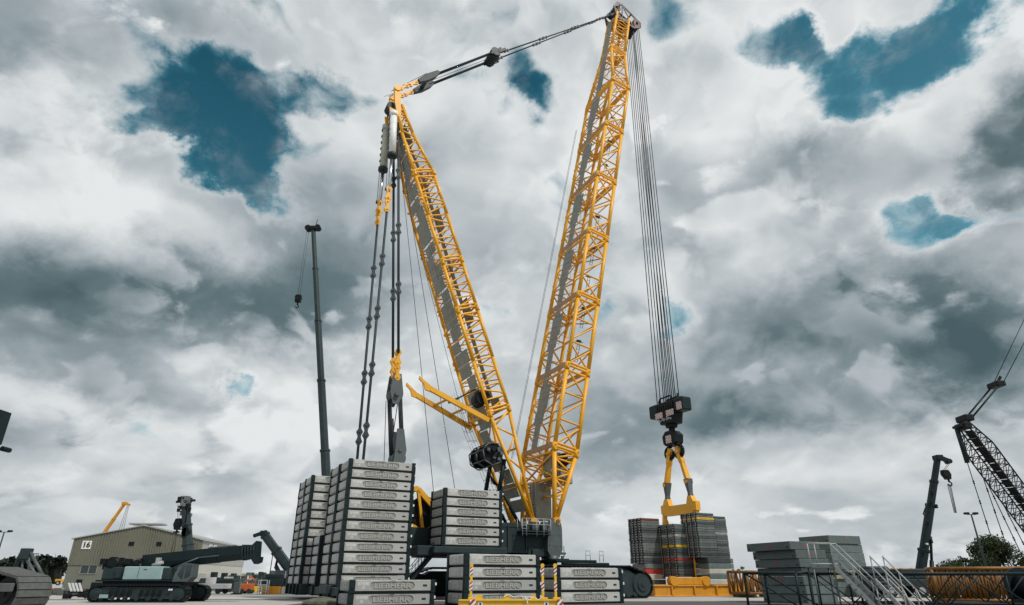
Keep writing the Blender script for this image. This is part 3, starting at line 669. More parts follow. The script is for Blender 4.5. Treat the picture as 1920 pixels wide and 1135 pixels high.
m.bbox(-2.6, -1.9, -3.7, -3.1, 5.2, 5.9, .04, m=2); m.bbox(-1.5, -1.05, -3.6, -3.1, 5.2, 5.95, .04, m=2); m.bbox(-3.2, -2.8, -3.6, -3.1, 5.2, 5.7, .04, m=0)
m.build('platform', [M['dark'], M['rail'], M['grey']], crane)
m = MB(); m.tube((-2, 0, 2.5), (-2, 0, 3.3), 2.9, n=40); m.tube((-2, 0, 2.75), (-2, 0, 3.0), 3.2, n=40); m.build('slewing_ring', M['black'], crane)
m = MB(); m.bbox(-5.6, 1.6, -3.2, 3.2, .7, 2.5, .1); m.bbox(-5.0, -3.0, -5.8, 5.8, 1.0, 2.2, .08); m.bbox(-1., 1., -5.8, 5.8, 1.0, 2.2, .08)
m.build('undercarriage', M['dark2'], crane)
def crawler(name, x0, x1, y, w, H, parent, frm=M['dark'], shoe=M['black'], slope=2.3, pitch=.42):
    """one crawler: frame with idlers and rollers, and the belt of shoes round it"""
    g = MB(); yy0, yy1 = y - w * .36, y + w * .36; rI = H * .36; rB = H * .5
    prof = [(x0 + .3, .22), (x1 - .3, .22), (x1 - .15, H * .45), (x1 - slope, H * .88), (x0 + slope, H * .88), (x0 + .15, H * .45)]
    g.prism([(a, yy0, b) for a, b in prof], (0, yy1 - yy0, 0))
    for xi in (x0 + rI + .2, x1 - rI - .2):
        g.tube((xi, y - w * .44, rI + .16), (xi, y + w * .44, rI + .16), rI, n=26); g.tube((xi, y - w * .5, rI + .16), (xi, y + w * .5, rI + .16), rI * .55, n=20)
        g.tube((xi, y - w * .54, rI + .16), (xi, y + w * .54, rI + .16), rI * .2, n=14)
    n = int((x1 - x0 - 3 * rI) / .75)
    for i in range(n): xi = x0 + 1.6 * rI + (i + .5) * (x1 - x0 - 3.2 * rI) / n; g.tube((xi, y - w * .4, .33), (xi, y + w * .4, .33), .22, n=14)
    o = g.build('crawler_track', frm, parent)
    # belt outline
    P_ = []; c0 = V((x0 + rI + .2, 0, rI + .16)); c1 = V((x1 - rI - .2, 0, rI + .16)); rr = rI + .1
    for t in range(0, 11): a = R(-90 - 15 * t * 1.0); P_.append(V((c0.x + rr * math.cos(a), 0, c0.z + rr * math.sin(a))))
    P_ += [V((x0 + slope, 0, H)), V((x1 - slope, 0, H))]
    for t in range(0, 11): a = R(60 - 15 * t); P_.append(V((c1.x + rr * math.cos(a), 0, c1.z + rr * math.sin(a))))
    P_.append(P_[0]); s = MB(); carry = 0.
    for a, b in zip(P_[:-1], P_[1:]):
        l = (b - a).length; d = (b - a) / max(l, 1e-6); up = V((-d.z, 0, d.x)); t = carry
        while t < l:
            c = a + d * t + V((0, y, 0)); h = pitch * .46
            for lo, hi, ww in ((-.06, .05, w / 2), (.05, .12, w * .42)):
                ha = h if hi < .1 else h * .3
                s.hexa([c - d * ha + up * -lo + V((0, -ww, 0)), c + d * ha + up * -lo + V((0, -ww, 0)), c + d * ha + up * -lo + V((0, ww, 0)), c - d * ha + up * -lo + V((0, ww, 0)),
                        c - d * ha + up * -hi + V((0, -ww, 0)), c + d * ha + up * -hi + V((0, -ww, 0)), c + d * ha + up * -hi + V((0, ww, 0)), c - d * ha + up * -hi + V((0, ww, 0))])
            t += pitch
        carry = t - l
    s.build('track_shoes', shoe, o)
    return o
for y in (-6.9, 6.9):
    o = crawler('crawler_track', -10.2, 6.7, y, 1.9, 2.45, crane); o.location.z = -.12
m = MB(); m.bbox(-1.6, 2.4, -5.9, -4.6, 2.62, 2.82, .03); m.bbox(-1.2, .6, -4.4, -3.2, 2.7, 2.95, .03)
for x_ in (1.5, 1.95, 2.9, 3.3): m.tube((x_, -5.6, 2.7), (x_, -5.6, 3.55), .03, n=5, m=1)
for a, b in ((1.5, 1.95), (2.9, 3.3)): m.tube((a, -5.6, 3.55), (b, -5.6, 3.55), .03, n=5, m=1); m.tube((a, -5.6, 3.2), (b, -5.6, 3.2), .025, n=5, m=1)
m.tube((-1., -5.9, 2.5), (3.6, -5.9, 2.5), .12, n=8)
m.build('track_walkway', [M['dark2'], M['rail']], crane)
m = MB(); m.bbox(-12.4, -6.2, -6.1, 6.1, 3.15, 3.62, .05); m.bbox(-13.4, -12.2, -5.2, 5.2, 3.0, 3.7, .05)
m.build('ballast_carrier', M['dark'], crane)
m = MB()                                # black winch drums under the guide frame
for x_, z_, r_ in ((-11.9, 6.5, .95), (-11.6, 4.7, .7)):
    m.tube((x_, -1.9, z_), (x_, 1.1, z_), r_, n=24)
    for y in (-1.9, 1.1): m.tube((x_, y - .06, z_), (x_, y + .06, z_), r_ * 1.3, n=24)
for k in range(40): x_, y, z_, s = random.uniform(-13.2, -10.4), random.uniform(-2.15, -1.6), random.uniform(3.9, 7.4), random.uniform(.06, .22); m.bbox(x_ - s, x_ + s, y - s, y + s, z_ - s, z_ + s, .02)
m.bbox(-13.2, -10.2, -1.5, 1., 3.8, 4.2, .03)
m.build('rope_winch', M['black'], crane)
m = MB()                                # yellow guide frame reaching back to the hanging ballast
for y in (-2.2, 2.2):
    pts = [V((-13.3, y, 8.3)), V((-12.6, y, 8.2)), V((-10.9, y, 6.6)), V((-11.0, y, 5.4)), V((-11.8, y, 4.7)), V((-13.3, y, 5.4))]
    for a, b in zip(pts[:-1], pts[1:]): m.beam(a, b, .3, .42)
    m.beam(V((-12.6, y, 8.1)), V((-12.0, y, 4.8)), .22, .3); m.tube(pts[3] + V((0, -.25, 0)), pts[3] + V((0, .25, 0)), .3, n=12)
m.tube((-11.8, -2.2, 4.8), (-11.8, 2.2, 4.8), .14, n=8); m.tube((-12.6, -2.2, 8.2), (-12.6, 2.2, 8.2), .14, n=8)
m.build('guide_frame', M['yellow'], crane)
m = MB()                                # stair hanging from the rear
for y in (-4.4, -3.7):
    m.beam((-11.8, y, 3.1), (-13.7, y, 1.0), .06, .22)
    m.tube((-11.8, y, 4.0), (-13.7, y, 1.9), .03, n=5); m.tube((-11.8, y, 3.6), (-13.7, y, 1.5), .02, n=5)
    for i in range(5): t = i / 4; p = V((-11.8, y, 3.1)).lerp(V((-13.7, y, 1.0)), t); m.tube(p, p + V((0, 0, .9)), .025, n=5)
for i in range(9): t = (i + .5) / 9; p = V((-11.8, 0, 3.15)).lerp(V((-13.7, 0, 1.05)), t); m.box(p.x - .13, p.x + .13, -4.4, -3.7, p.z - .02, p.z + .02)
m.build('stair', M['dark2'], crane)
# ------------------------------------------------------------------ cast ballast slabs with dark corner posts and raised lettering
SL, SW, SP = 5.04, 2.88, .72
def c27(x, y, rz=CR_ROT): return V((x * math.cos(rz) - y * math.sin(rz), x * math.sin(rz) + y * math.cos(rz), 0))
lt = text_mesh('LIEBHERR', .40, .026, .012)
lw_ = max(v.co.x for v in lt.vertices) - min(v.co.x for v in lt.vertices); lh_ = max(v.co.y for v in lt.vertices) - min(v.co.y for v in lt.vertices)
def stadium(x0, x1, z0, z1, n=7):
    r = (z1 - z0) / 2; zc_ = (z0 + z1) / 2; out = []
    for i in range(n + 1): a = R(-90 + 180 * i / n); out.append((x1 - r + r * math.cos(a), zc_ + r * math.sin(a)))
    for i in range(n + 1): a = R(90 + 180 * i / n); out.append((x0 + r + r * math.cos(a), zc_ + r * math.sin(a)))
    return out
def face_plate(mb, x0, x1, z0, z1, hole, y0, y1):            # plate with a lozenge opening; recess floor lies at y1
    bm = bmesh.new(); ed = []
    for ring in ([(x0, z0), (x1, z0), (x1, z1), (x0, z1)], hole):
        vs = [bm.verts.new((a, y0, b)) for a, b in ring]
        ed += [bm.edges.new((vs[i], vs[(i + 1) % len(vs)])) for i in range(len(vs))]
    bmesh.ops.triangle_fill(bm, edges=ed, use_beauty=True, normal=(0, -1, 0)); mb.add_bm(bm)
    for ring in (hole, [(x0, z0), (x1, z0), (x1, z1), (x0, z1)]):
        o = len(mb.v); k = len(ring); mb.v += [V((a, y0, b)) for a, b in ring] + [V((a, y1, b)) for a, b in ring]
        for i in range(k): j = (i + 1) % k; mb.face([o + i, o + j, o + k + j, o + k + i])
M['mark'] = mat('faded_white_mark', (.68, .69, .67), .7)
def make_slab(label):
    hx, hy, z0, z1 = SL / 2, SW / 2, .10, .70
    m = MB(); m.bbox(-hx + .05, hx - .05, -hy + .05, hy - .05, z0, z1, .035, seg=2)
    hole = stadium(-1.40, 1.28, .175, .60)
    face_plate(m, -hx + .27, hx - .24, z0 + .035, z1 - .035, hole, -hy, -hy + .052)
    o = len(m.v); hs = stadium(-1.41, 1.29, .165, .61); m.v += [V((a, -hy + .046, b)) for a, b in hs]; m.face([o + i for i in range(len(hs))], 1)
    m.add_mesh(lt, facing((-.06, -hy + .034, .385)) @ Matrix.Diagonal((2.22 / lw_, .30 / lh_, 1, 1)), 2)
    m.bbox(-hx, -hx + .06, -hy + .27, hy - .27, z0 + .04, z1 - .05, .02)         # end panels
    m.bbox(hx - .06, hx, -hy + .27, hy - .27, z0 + .04, z1 - .05, .02)
    s = m.build('ballast_slab', [M['concrete'], M['recess'], M['letter']])
    tag(s, label, 'ballast slab', 'lettered concrete ballast slabs stacked round the crane')
    for x in (-hx, hx):
        for y in (-hy, hy):
            p = MB(); sx = 1 if x < 0 else -1; sy = 1 if y < 0 else -1
            a, b = sorted((x - .05 * sx, x + .24 * sx)); c, d = sorted((y - .05 * sy, y + .24 * sy)); p.bbox(a, b, c, d, .0, .72, .02)
            if y < 0: p.bbox((a + b) / 2 - .05, (a + b) / 2 + .05, c - .03, c + .02, .22, .36, .01)
            if y < 0 and x > 0: p.bbox(b - .05, b + .05, c - .04, c + .06, .40, .56, .01, m=1)
            p.build('corner_post', [M['dark2'], M['white']], s)
    p = MB(); p.box(-hx + .2, hx - .2, -hy + .03, hy - .03, .0, .105); p.build('gap_plate', M['black'], s)  # black plate filling the gap below each slab
    p = MB()                                # white painted marks: three squares, one below, and a framed triangle on the end
    for i, (a, b) in enumerate(((-2.02, .50), (-1.79, .50), (-1.56, .50), (-1.79, .29))):
        for e in ((a - .09, a + .09, b + .055, b + .075), (a - .09, a + .09, b - .075, b - .055), (a - .09, a - .065, b - .055, b + .055), (a + .065, a + .09, b - .055, b + .055), (a - .03, a + .03, b - .03, b + .03)):
            p.box(e[0], e[1], -hy - .006, -hy + .004, e[2], e[3])
    p.build('painted_mark', M['mark'], s); p = MB()
    for e in ((-.35, .35, .52, .54), (-.35, .35, .3, .32), (-.35, -.33, .32, .52), (.33, .35, .32, .52)): p.box(-hx - .004, -hx + .004, e[0], e[1], e[2], e[3])
    p.build('painted_mark', M['mark'], s)
    p = MB(); p.bbox(1.78, 2.04, -hy - .006, -hy + .006, .34, .46, .003); p.build('nameplate', M['dark'], s); p = MB(); p.bbox(-.2, .1, -hy - .006, -hy + .006, .635, .665, .002); p.build('top_mark', M['dark'], s)
    return s
proto_slab = None
def stack(cx, cy, z, n, where, first=0, rz=CR_ROT):
    global proto_slab
    for k in range(n):                      # k from the bottom
        lab = 'grey ballast slab, ' + rank(n - 1 - k, n) + ' ' + ('in' if (n - 1 - k) in (0, n - 1) else 'of') + ' the ' + where
        loc = V((cx, cy, z + k * SP)) + c27(random.uniform(-.02, .02), random.uniform(-.02, .02))
        if proto_slab is None: proto_slab = make_slab(lab); s = proto_slab; s.location = loc; s.rotation_euler = (0, 0, rz)
        else: s = copy_tree(proto_slab, loc, rz); s['label'] = lab
def crane_stack(r, b, z, n, where): p = cw(r, b, 0); stack(p.x, p.y, z, n, where)
crane_stack(-17.0, -5.20, 1.0, 12, 'tall nearest stack on the hanging tray')
crane_stack(-17.05, -2.26, 1.0, 12, 'tall stack just behind the nearest one')
crane_stack(-17.3, .75, 1.0, 5, 'short middle stack on the hanging tray')
crane_stack(-17.9, 4.30, 1.0, 12, 'tall far stack showing half its lettering')
crane_stack(-17.9, 7.25, 1.0, 12, 'tall leftmost stack on the hanging tray')
crane_stack(-9.2, -4.55, 3.76, 6, 'stack carried beside the crane body')
def corner_stack(px, D, n, where, yard):
    p = at(px, 1086, D); c = V((p.x, p.y, 0)) + c27(SL / 2, SW / 2); stack(c.x, c.y, .0, n, where)
corner_stack(658, 38.8, 2, 'low ground pair before the tall stacks', 1)
corner_stack(872, 40.3, 4, 'ground stack behind the yellow rigging frame', 1)
corner_stack(1045, 43.6, 3, 'ground stack before the crane crawler', 1)
# hanging ballast tray
tray = thing('ballast_tray', 'dark steel tray hanging low under the tall slab stacks', 'ballast tray', cw(-17.2, 1, .1), CR_ROT)
m = MB(); m.bbox(-2.6, 2.5, -8.0, 8.0, .18, .74, .04); m.bbox(-2.9, 2.7, -7.2, -4.6, .3, .88, .04); m.bbox(-3.2, 2.2, 1.2, 8.0, .15, .9, .04)
m.build('tray_beam', M['dark'], tray)
for y in (-7.0, -4.2, -1.2, 1.8, 3.4, 5.0, 7.0):
    m = MB(); m.bbox(-3.42 if y > 1 else -2.75, -2.5, y - .12, y + .12, .1, .88, .03); m.build('stiffener', M['dark2'], tray)
m = MB(); m.bbox(-3.26, -3.18, 2.4, 2.55, .5, .62, .01); m.build('lamp', M['white'], tray)
m = MB(); m.bbox(-1.9, 1.9, -5.0, 5.8, .05, .2, .03); m.build('skid', M['black'], tray)
p = at(606, 1122, 42.5); m = MB()
m.v = []; bmx = bmesh.new(); bmesh.ops.create_icosphere(bmx, subdivisions=3, radius=1)
for v in bmx.verts: v.co = V((v.co.x * 1.3 + random.uniform(-.06, .06), v.co.y * .8, max(0, v.co.z * .36 + random.uniform(-.05, .05) + .08)))
m.add_bm(bmx); tag(m.build('tarpaulin', mat('olive_tarpaulin', (.10, .105, .075), .9, var=.35, scale=3, bump=.5), loc=(p.x, p.y, 0)), 'crumpled olive tarpaulin on the ground beside the low slab pair', 'tarpaulin')

# yellow rigging frame in front
o = at(957, 1125, 30); rf = thing('rigging_frame', 'yellow lifting frame with striped posts on the ground in front', 'lifting frame', (o.x, o.y, 0), R(2))
YW = 2.24
m = MB(); m.bbox(-YW, YW, -.16, .16, .30, .62, .02); m.bbox(-YW, YW, -.22, .22, .60, .66, .01); m.bbox(-YW, YW, -.22, .22, .26, .31, .01); m.bbox(-YW, YW, 1.5, 1.8, .30, .62, .02)
for x in (-YW + .1, YW - .1): m.bbox(x - .12, x + .12, .16, 1.5, .3, .6, .02)
for x in (-1.8, 1.8):
    for y in (0, 1.65): m.box(x - .15, x + .15, y - .25, y + .25, 0, .26)
for x in (-1.35, -.15, 1.0): m.prism([(x - .16, -.03, .66), (x + .16, -.03, .66), (x + .08, -.03, .86), (x - .08, -.03, .86)], (0, .06, 0))
m.build('frame', M['yellow2'], rf)
for x, y in ((-1.72, 0), (1.42, 0), (1.98, 0)):
    m = MB(); m.bbox(x - .055, x + .055, y - .055, y + .055, .66, 2.02, .015); m.bbox(x - .12, x + .2, y - .1, y + .1, .66, .74, .01); m.tube((x, y - .06, 2.02), (x, y + .06, 2.02), .085, n=12)
    m.bbox(x - .062, x + .062, y - .062, y + .062, 1.62, 1.95, .005, m=1); m.bbox(x - .062, x + .062, y - .062, y + .062, 1.0, 1.36, .005, m=1)
    m.build('striped_post', [M['yellow2'], M['ystripe']], rf)
for x in (-1.62, YW - .1):
    m = MB(); m.bbox(x - .13, x + .13, -.232, -.215, .28, .66, .003); m.build('hazard_plate', M['hazard'], rf)
for x in (-1.3, 1.55):
    m = MB(); m.bbox(x - .10, x + .10, -.175, -.158, .38, .58, .003); m.bbox(x - .04, x + .04, -.182, -.17, .43, .53, .002, m=1); m.build('marking_plate', [M['white'], M['dark']], rf)
sl_ = MB(); pts = [V((-.3 + 1.3 * t, -.1 + .05 * math.sin(7 * t), .72 + .12 * abs(math.sin(9 * t)) * (1 - t) + .02)) for t in [i / 16 for i in range(17)]]
sl_.path(pts, .02, 5); sl_.path([V((.5 + .9 * t, -.12, .7 + .05 * math.sin(14 * t))) for t in [i / 12 for i in range(13)]], .02, 5)
sl_.path([V((.62, -.15, .78)), V((.72, -.24, .6)), V((.76, -.25, .46))], .02, 5)
tag(sl_.build('rope_sling', M['white'], loc=(o.x, o.y, 0), world=False), 'white rope sling lying loose over the yellow lifting frame', 'sling')
# ------------------------------------------------------------------ hook block, lifting beam and the load of plates
def lw(x, y, z): return cw(x, y, z)
hb = thing('hook_block', 'black hook block with striped panels and double hook hanging from the right boom', 'hook block', cw(17.35, 0, 19.4), CR_ROT)
m = MB()
m.bbox(-.75, .75, -1.5, 1.5, -1.1, .3, .12)
for y in [-1.3 + .37 * i for i in range(8)]: m.tube((0, y - .13, -.35), (0, y + .13, -.35), .85, n=20)
m.prism([(-.8, -1.2, -1.0), (-.8, 1.2, -1.0), (-.8, .9, -2.2), (-.8, -.9, -2.2)], (1.6, 0, 0)); m.bbox(-.5, .5, -.5, .5, -2.6, -2.1, .08)
m.build('sheave_housing', M['black'], hb)
for y in (-2.15, 2.15):
    m = MB(); m.bbox(-.72, .72, y - .7, y + .7, -1.15, .35, .14); m.build('side_weight', M['dark2'], hb)
m = MB(); m.path([V((-.6, -1.1, .35)), V((-.5, -.9, .85)), V((-.5, .9, .85)), V((-.6, 1.1, .35))], .09, 7); m.path([V((.6, -1.1, .35)), V((.5, -.9, .85)), V((.5, .9, .85)), V((.6, 1.1, .35))], .09, 7)
for y in (-1.5, 1.5): m.tube((0, y, .3), (0, y, 1.0), .1, n=8)
m.build('guard_rail', M['black'], hb)
for x, y0, y1, z0, z1 in ((-.83, .35, 1.6, -1.45, -.8), (-.83, -1.5, -.25, -1.45, -.8), (-.80, -2.8, -2.0, -1.1, -.25)):
    m = MB(); m.bbox(x - .02, x + .02, y0, y1, z0, z1, .005); m.build('hazard_plate', M['hazard2'] if 'hazard2' in M else M.setdefault('hazard2', stripes('red_white_hook_stripes', (.8, .78, .76), (.25, .03, .04), 1.5, 0, 45)), hb)
m = MB()
for k in range(8): m.bbox(-.9, -.78, -1.0 + .27 * k, -.85 + .27 * k, -1.9 + .1 * (k % 2), -1.7 + .12 * (k % 3), .01)
m.build('bolt_lug', M['rail'], hb)
m = MB(); m.tube((0, 0, -2.5), (0, 0, -3.1), .35, n=16); m.prism([(-.6, -.5, -3.0), (-.6, .5, -3.0), (-.6, 1.05, -3.5), (-.6, .95, -4.3), (-.6, .6, -4.6), (-.6, -.6, -4.6), (-.6, -.95, -4.3), (-.6, -1.05, -3.5)], (1.2, 0, 0)); m.build('hook_shank', M['black'], hb)
m = MB(); m.bbox(-.65, -.61, -.45, .45, -4.35, -3.5, .005); m.build('hazard_plate', M['hazard2'], hb)
for s in (-1, 1):
    m = MB(); pts = []
    for i in range(15):
        a = R(100 + i * 19); rr = .62; pts.append(V((0, s * .72 + s * -rr * math.cos(a) * 1.0, -5.25 + rr * math.sin(a))))
    rads = [.2 + .12 * math.sin(math.pi * i / 14) for i in range(15)]
    for a, b, r0, r1 in zip(pts[:-1], pts[1:], rads[:-1], rads[1:]): m.tube(a, b, r0 * .8, r1 * .8, n=10)
    m.tube((0, s * .6, -4.4), (0, s * .6, -4.75), .3, .22, n=10); m.build('hook', M['black'], hb)
lb = thing('lifting_beam', 'yellow spreader beam with two long yellow link bars hanging from the double hook', 'lifting beam', cw(17.35, 0, 7.55), CR_ROT)
for s, yb in ((1, 1.75), (-1, -1.75)):
    t = V((0, s * .72, 6.45)); q = V((0, yb, 3.2)); d = (q - t).normalized(); sd = V((1, 0, 0)).cross(d)
    m = MB(); p0 = t - d * .6; m.beam(p0, t + d * 1.0, .5, .46, .5, .54, up=V((1, 0, 0))); m.beam(t + d * 1.0, t + d * 1.4, .5, .54, .36, .40, up=V((1, 0, 0))); m.beam(t + d * 1.4, q + d * -.2, .36, .50, .36, .62, up=V((1, 0, 0)))
    m.tube(t - V((.45, 0, 0)), t + V((.45, 0, 0)), .17, n=12); m.tube(q - V((.45, 0, 0)), q + V((.45, 0, 0)), .2, n=12)
    l = m.build('link_bar', M['yellow'], lb)
    m = MB(); e = V((0, yb * 1.06, 1.15)); m.beam(q + d * -.3, q.lerp(e, .55), .62, .75, .3, .45, up=V((1, 0, 0))); m.beam(q.lerp(e, .5), e, .3, .45, .5, .6, up=V((1, 0, 0))); m.build('shackle', M['grey'], l)
m = MB(); m.prism([(-.3, -2.75, .25), (-.3, -2.75, 1.15), (-.3, -2.4, 1.15), (-.3, -2.1, 1.75), (-.3, -1.6, 1.75), (-.3, -1.35, 1.0), (-.3, 1.35, 1.0), (-.3, 1.6, 1.75), (-.3, 2.1, 1.75), (-.3, 2.4, 1.15), (-.3, 2.75, 1.15), (-.3, 2.75, .25), (-.3, 2.3, .25), (-.3, 2.2, .05), (-.3, -2.2, .05), (-.3, -2.3, .25)], (.6, 0, 0))
m.bbox(-.45, .45, -2.2, 2.2, .02, .12, .02); m.build('beam_body', M['yellow'], lb)
for s in (-1, 1):
    m = MB(); y = s * 2.5
    m.beam((0, y, .5), (-.1, y + .1, -.9), .4, .34); m.tube((0, y, -.05), (.55, y - .1, -1.5), .13, n=8); m.tube((0, y, -.05), (-.45, y + .1, -1.5), .13, n=8); m.build('shackle', M['yellow'], lb)

# the yellow tray and its three stacks
LR_ = R(27)
tp = at(1299, 1113, 66); TZ = 0.
tr = thing('load_tray', 'long yellow steel tray on the ground carrying the test load stacks', 'load tray', (tp.x, tp.y, 0), R(14))
m = MB(); m.bbox(-4.9, 4.7, -2.0, 2.0, .05, .95, .04); m.bbox(-5.0, 4.8, -2.12, 2.12, .85, .97, .03); m.bbox(-5.0, 4.8, -2.12, 2.12, .0, .12, .03)
m.build('tray_body', M['orange'], tr)
for x in (-3.2, -.9, 1.4, 2.9, 4.3): 
    m = MB(); m.bbox(x - .07, x + .07, -2.16, -2.0, .1, .9, .02); m.build('stiffener', M['orange'], tr)
m = MB(); m.bbox(2.95, 4.4, -2.22, -2.0, .15, .82, .03); m.tube((-2.9, -2.2, 1.3), (-2.9, -1.4, 1.3), .42, n=18); m.tube((.4, -2.2, 1.3), (.4, -1.4, 1.3), .42, n=18); m.bbox(-2.9, .4, -2.1, -1.5, .97, 1.62, .05); m.build('trunnion_beam', M['orange'], tr)
def plate(L_, W_, H_, kind, label, loc, group, rz=LR_):
    m = MB(); a, b = L_ / 2, W_ / 2
    if kind == 'block':
        m.bbox(-a, a, -b, b, .015, H_ - .015, .03); mm = [kind_m]
    else:                                     # thin plate with recessed sides, end lugs and a cast strip of lettering
        m.bbox(-a + .04, a - .04, -b + .04, b - .04, .004, H_ - .004, .012)
        for s in (-1, 1):
            m.prism([(-a + .1, s * (b - .07), .03), (-a + .5, s * (b - .07), .03), (-a + .75, s * (b - .07), .01), (a - .75, s * (b - .07), .01), (a - .5, s * (b - .07), .03), (a - .1, s * (b - .07), .03), (a - .1, s * (b - .07), H_ - .02), (a - .7, s * (b - .07), H_ - .02), (a - .95, s * (b - .07), H_ - .055), (-a + .95, s * (b - .07), H_ - .055), (-a + .7, s * (b - .07), H_ - .02), (-a + .1, s * (b - .07), H_ - .02)], (0, s * .08, 0))
            for k in range(9): x = -.75 + k * .19; m.box(x, x + .13, s * (b + .01) - .012, s * (b + .01) + .012, H_ * .38, H_ * .58, 1)
        mm = [kind_m, M['leaddark']]
    o = m.build('load_plate', mm, loc=loc); o.rotation_euler = (0, 0, rz); tag(o, label, 'load plate', group)
    if kind != 'block':
        for s in (-1, 1):
            for k in range(4):
                p = MB(); y = -b + .16 + k * (W_ - .32) / 3; p.bbox(min(s * (a - .06), s * (a + .03)), max(s * (a - .06), s * (a + .03)), y - .11, y + .11, .012, H_ - .012, .01, m=0); p.tube((s * (a + .05), y, H_ * .5), (s * (a + .02), y, H_ * .5), .055, n=8, m=1); p.build('lug', [M['black'], M['white']], o)
    return o
pl_cache = {}
def plate_stack(px, D, n, z0, dims, kind, where, special={}, rz=LR_, shift=(0, 0), group='steel load plates on the yellow tray', base=None, jit=.03):
    global kind_m
    L_, W_, H_ = dims
    p = at(px, 1086, D); c = V((p.x, p.y, 0)) + c27(L_ / 2 + shift[0], W_ / 2 + shift[1], rz)
    for k in range(n):
        t = n - 1 - k; lab = rank(t, n) + (' plate of ' if kind != 'block' else ' block of ') + where
        cname, mm = special.get(t, (base or ('grey', M['lead'])))
        lab = cname + ' steel ' + ('plate, ' if kind != 'block' else 'block, ') + rank(t, n) + ' in the ' + where + (' on the tray' if kind == 'block' else '')
        kind_m = mm; key = (dims, kind, mm.name); loc = V((c.x, c.y, z0 + k * H_)) + c27(random.uniform(-jit, jit), random.uniform(-jit, jit))
        if key not in pl_cache: pl_cache[key] = plate(L_, W_, H_, kind, lab, loc, group, rz)
        else: o = copy_tree(pl_cache[key], loc, rz + random.uniform(-.008, .008)); o['label'] = lab
DK = ('dark', M['leaddark']); GR = ('grey', M['lead']); PA = ('pale', M['pale']); YE = ('yellow', M['yellow2']); RE = ('red', M['red']); TE = ('blue green', M['slabgrey'])
plate_stack(1212, 66.0, 4, .97, (2.4, 2.1, .47), 'block', 'left base', {0: TE, 1: RE, 2: PA, 3: TE})
plate_stack(1211, 66.0, 18, 2.86, (2.35, 2.1, .235), 'thin', 'left load stack', {0: ('rusty', M['rust']), 4: DK, 5: DK, 9: DK, 14: DK, 16: DK, 17: DK}, shift=(-.1, 0))
plate_stack(1275, 65.0, 20, 1.65, (2.3, 3.3, .24), 'thin', 'middle load stack', {4: PA, 6: TE, 7: TE, 8: YE, 10: DK, 11: DK, 13: RE, 14: TE, 15: DK, 16: DK, 19: DK, 2: DK}, shift=(-.2, -.1))
plate_stack(1332, 64.0, 5, .97, (2.9, 2.5, .47), 'block', 'right base', {0: DK, 1: TE, 2: PA, 3: TE, 4: PA}, base=TE)
plate_stack(1319, 64.0, 19, 3.33, (2.3, 2.3, .215), 'thin', 'right load stack', {0: DK, 2: YE, 4: DK, 5: TE, 8: GR, 10: DK, 11: TE, 15: DK, 17: DK, 18: DK}, shift=(-.05, 0))
plate_stack(1347, 65.2, 18, 3.33, (1.9, 2.3, .215), 'thin', 'outer right load stack', {0: DK, 7: PA, 8: TE, 12: DK, 16: DK}, shift=(.05, .0))
plate_stack(1365, 65.6, 5, .97, (1.0, 2.4, .47), 'block', 'outer right base', {0: TE, 1: GR, 2: TE, 4: PA}, base=TE)
m = MB(); q = at(1302, 1086, 65.2); m.bbox(-.06, .06, -.06, .06, 0, 4.6, .02); o = m.build('post', M['yellow'], tr); o.location = (q.x - tp.x, q.y - tp.y, .9)
# ------------------------------------------------------------------ right side of the yard
def wide_stack(px, D, z0, specs, dims, rz, where, group):
    L_, W_, H_ = dims; p = at(px, 1086, D); proto = None; n = len(specs)
    for k, (cname, mt, dx, dy) in enumerate(specs):
        t = n - 1 - k; loc = V((p.x, p.y, z0 + k * H_)) + c27(L_ / 2 + dx, W_ / 2 + dy, rz)
        m = MB(); m.bbox(-L_ / 2, L_ / 2, -W_ / 2, W_ / 2, .01, H_ - .01, .02)
        o = m.build('counterweight_block', [mt], loc=loc); o.rotation_euler = (0, 0, rz + random.uniform(-.01, .01))
        tag(o, cname + ' counterweight block, ' + rank(t, n) + ' in the ' + where, 'counterweight', group)
        if t in (0, 2, 4):
            me = text_mesh('23,000', .17, .004, .004); f = MB(); f.add_mesh(me, Matrix.Translation((-L_ / 2 - .003, -.1, H_ / 2)) @ Matrix.Rotation(R(-90), 4, 'Z') @ Matrix.Rotation(R(90), 4, 'X')); f.build('red_marking', M['red'], o)
        if t in (0, 1):
            me = text_mesh('18,5', .17, .004, .004); f = MB(); f.add_mesh(me, facing((.0, -W_ / 2 - .003, H_ / 2))); f.build('red_marking', M['red'], o)
        for y in (-W_ / 2 + .25, W_ / 2 - .25):
            f = MB(); f.tube((-L_ / 2 - .05, y, H_ * .3), (-L_ / 2 + .02, y, H_ * .3), .05, n=8); f.build('lifting_eye', M['black'], o)
GB = ('grey', M['slabgrey']); GD = ('dark grey', M['leaddark'])
B_ROT = R(20)
wide_stack(1500, 45, 0., [GB + (.5, .1), GB + (.42, .05), GB + (.3, .02), GD + (.25, .0), GB + (.12, -.05), GB + (.02, -.02), GB + (-.4, .0)], (2.55, 4.3, .545), B_ROT, 'front counterweight pile', 'counterweight blocks in the front pile')
wide_stack(1568, 62, .0, [GB + (.2, .2), GB + (.2, .2), ('pale olive', mat('olive_block', (.30, .29, .18), .8, var=.15), .1, 0.), GB + (.1, 0.), GB + (.1, 0.), GB + (.05, 0.), GB + (-.1, -.1)], (4.0, 3.6, .745), R(22), 'rear counterweight pile', 'counterweight blocks in the rear pile')
q = at(1553, 1019, 61.3); m = MB(); m.bbox(-.06, .06, -1.0, 1.0, -.3, .3, .02)

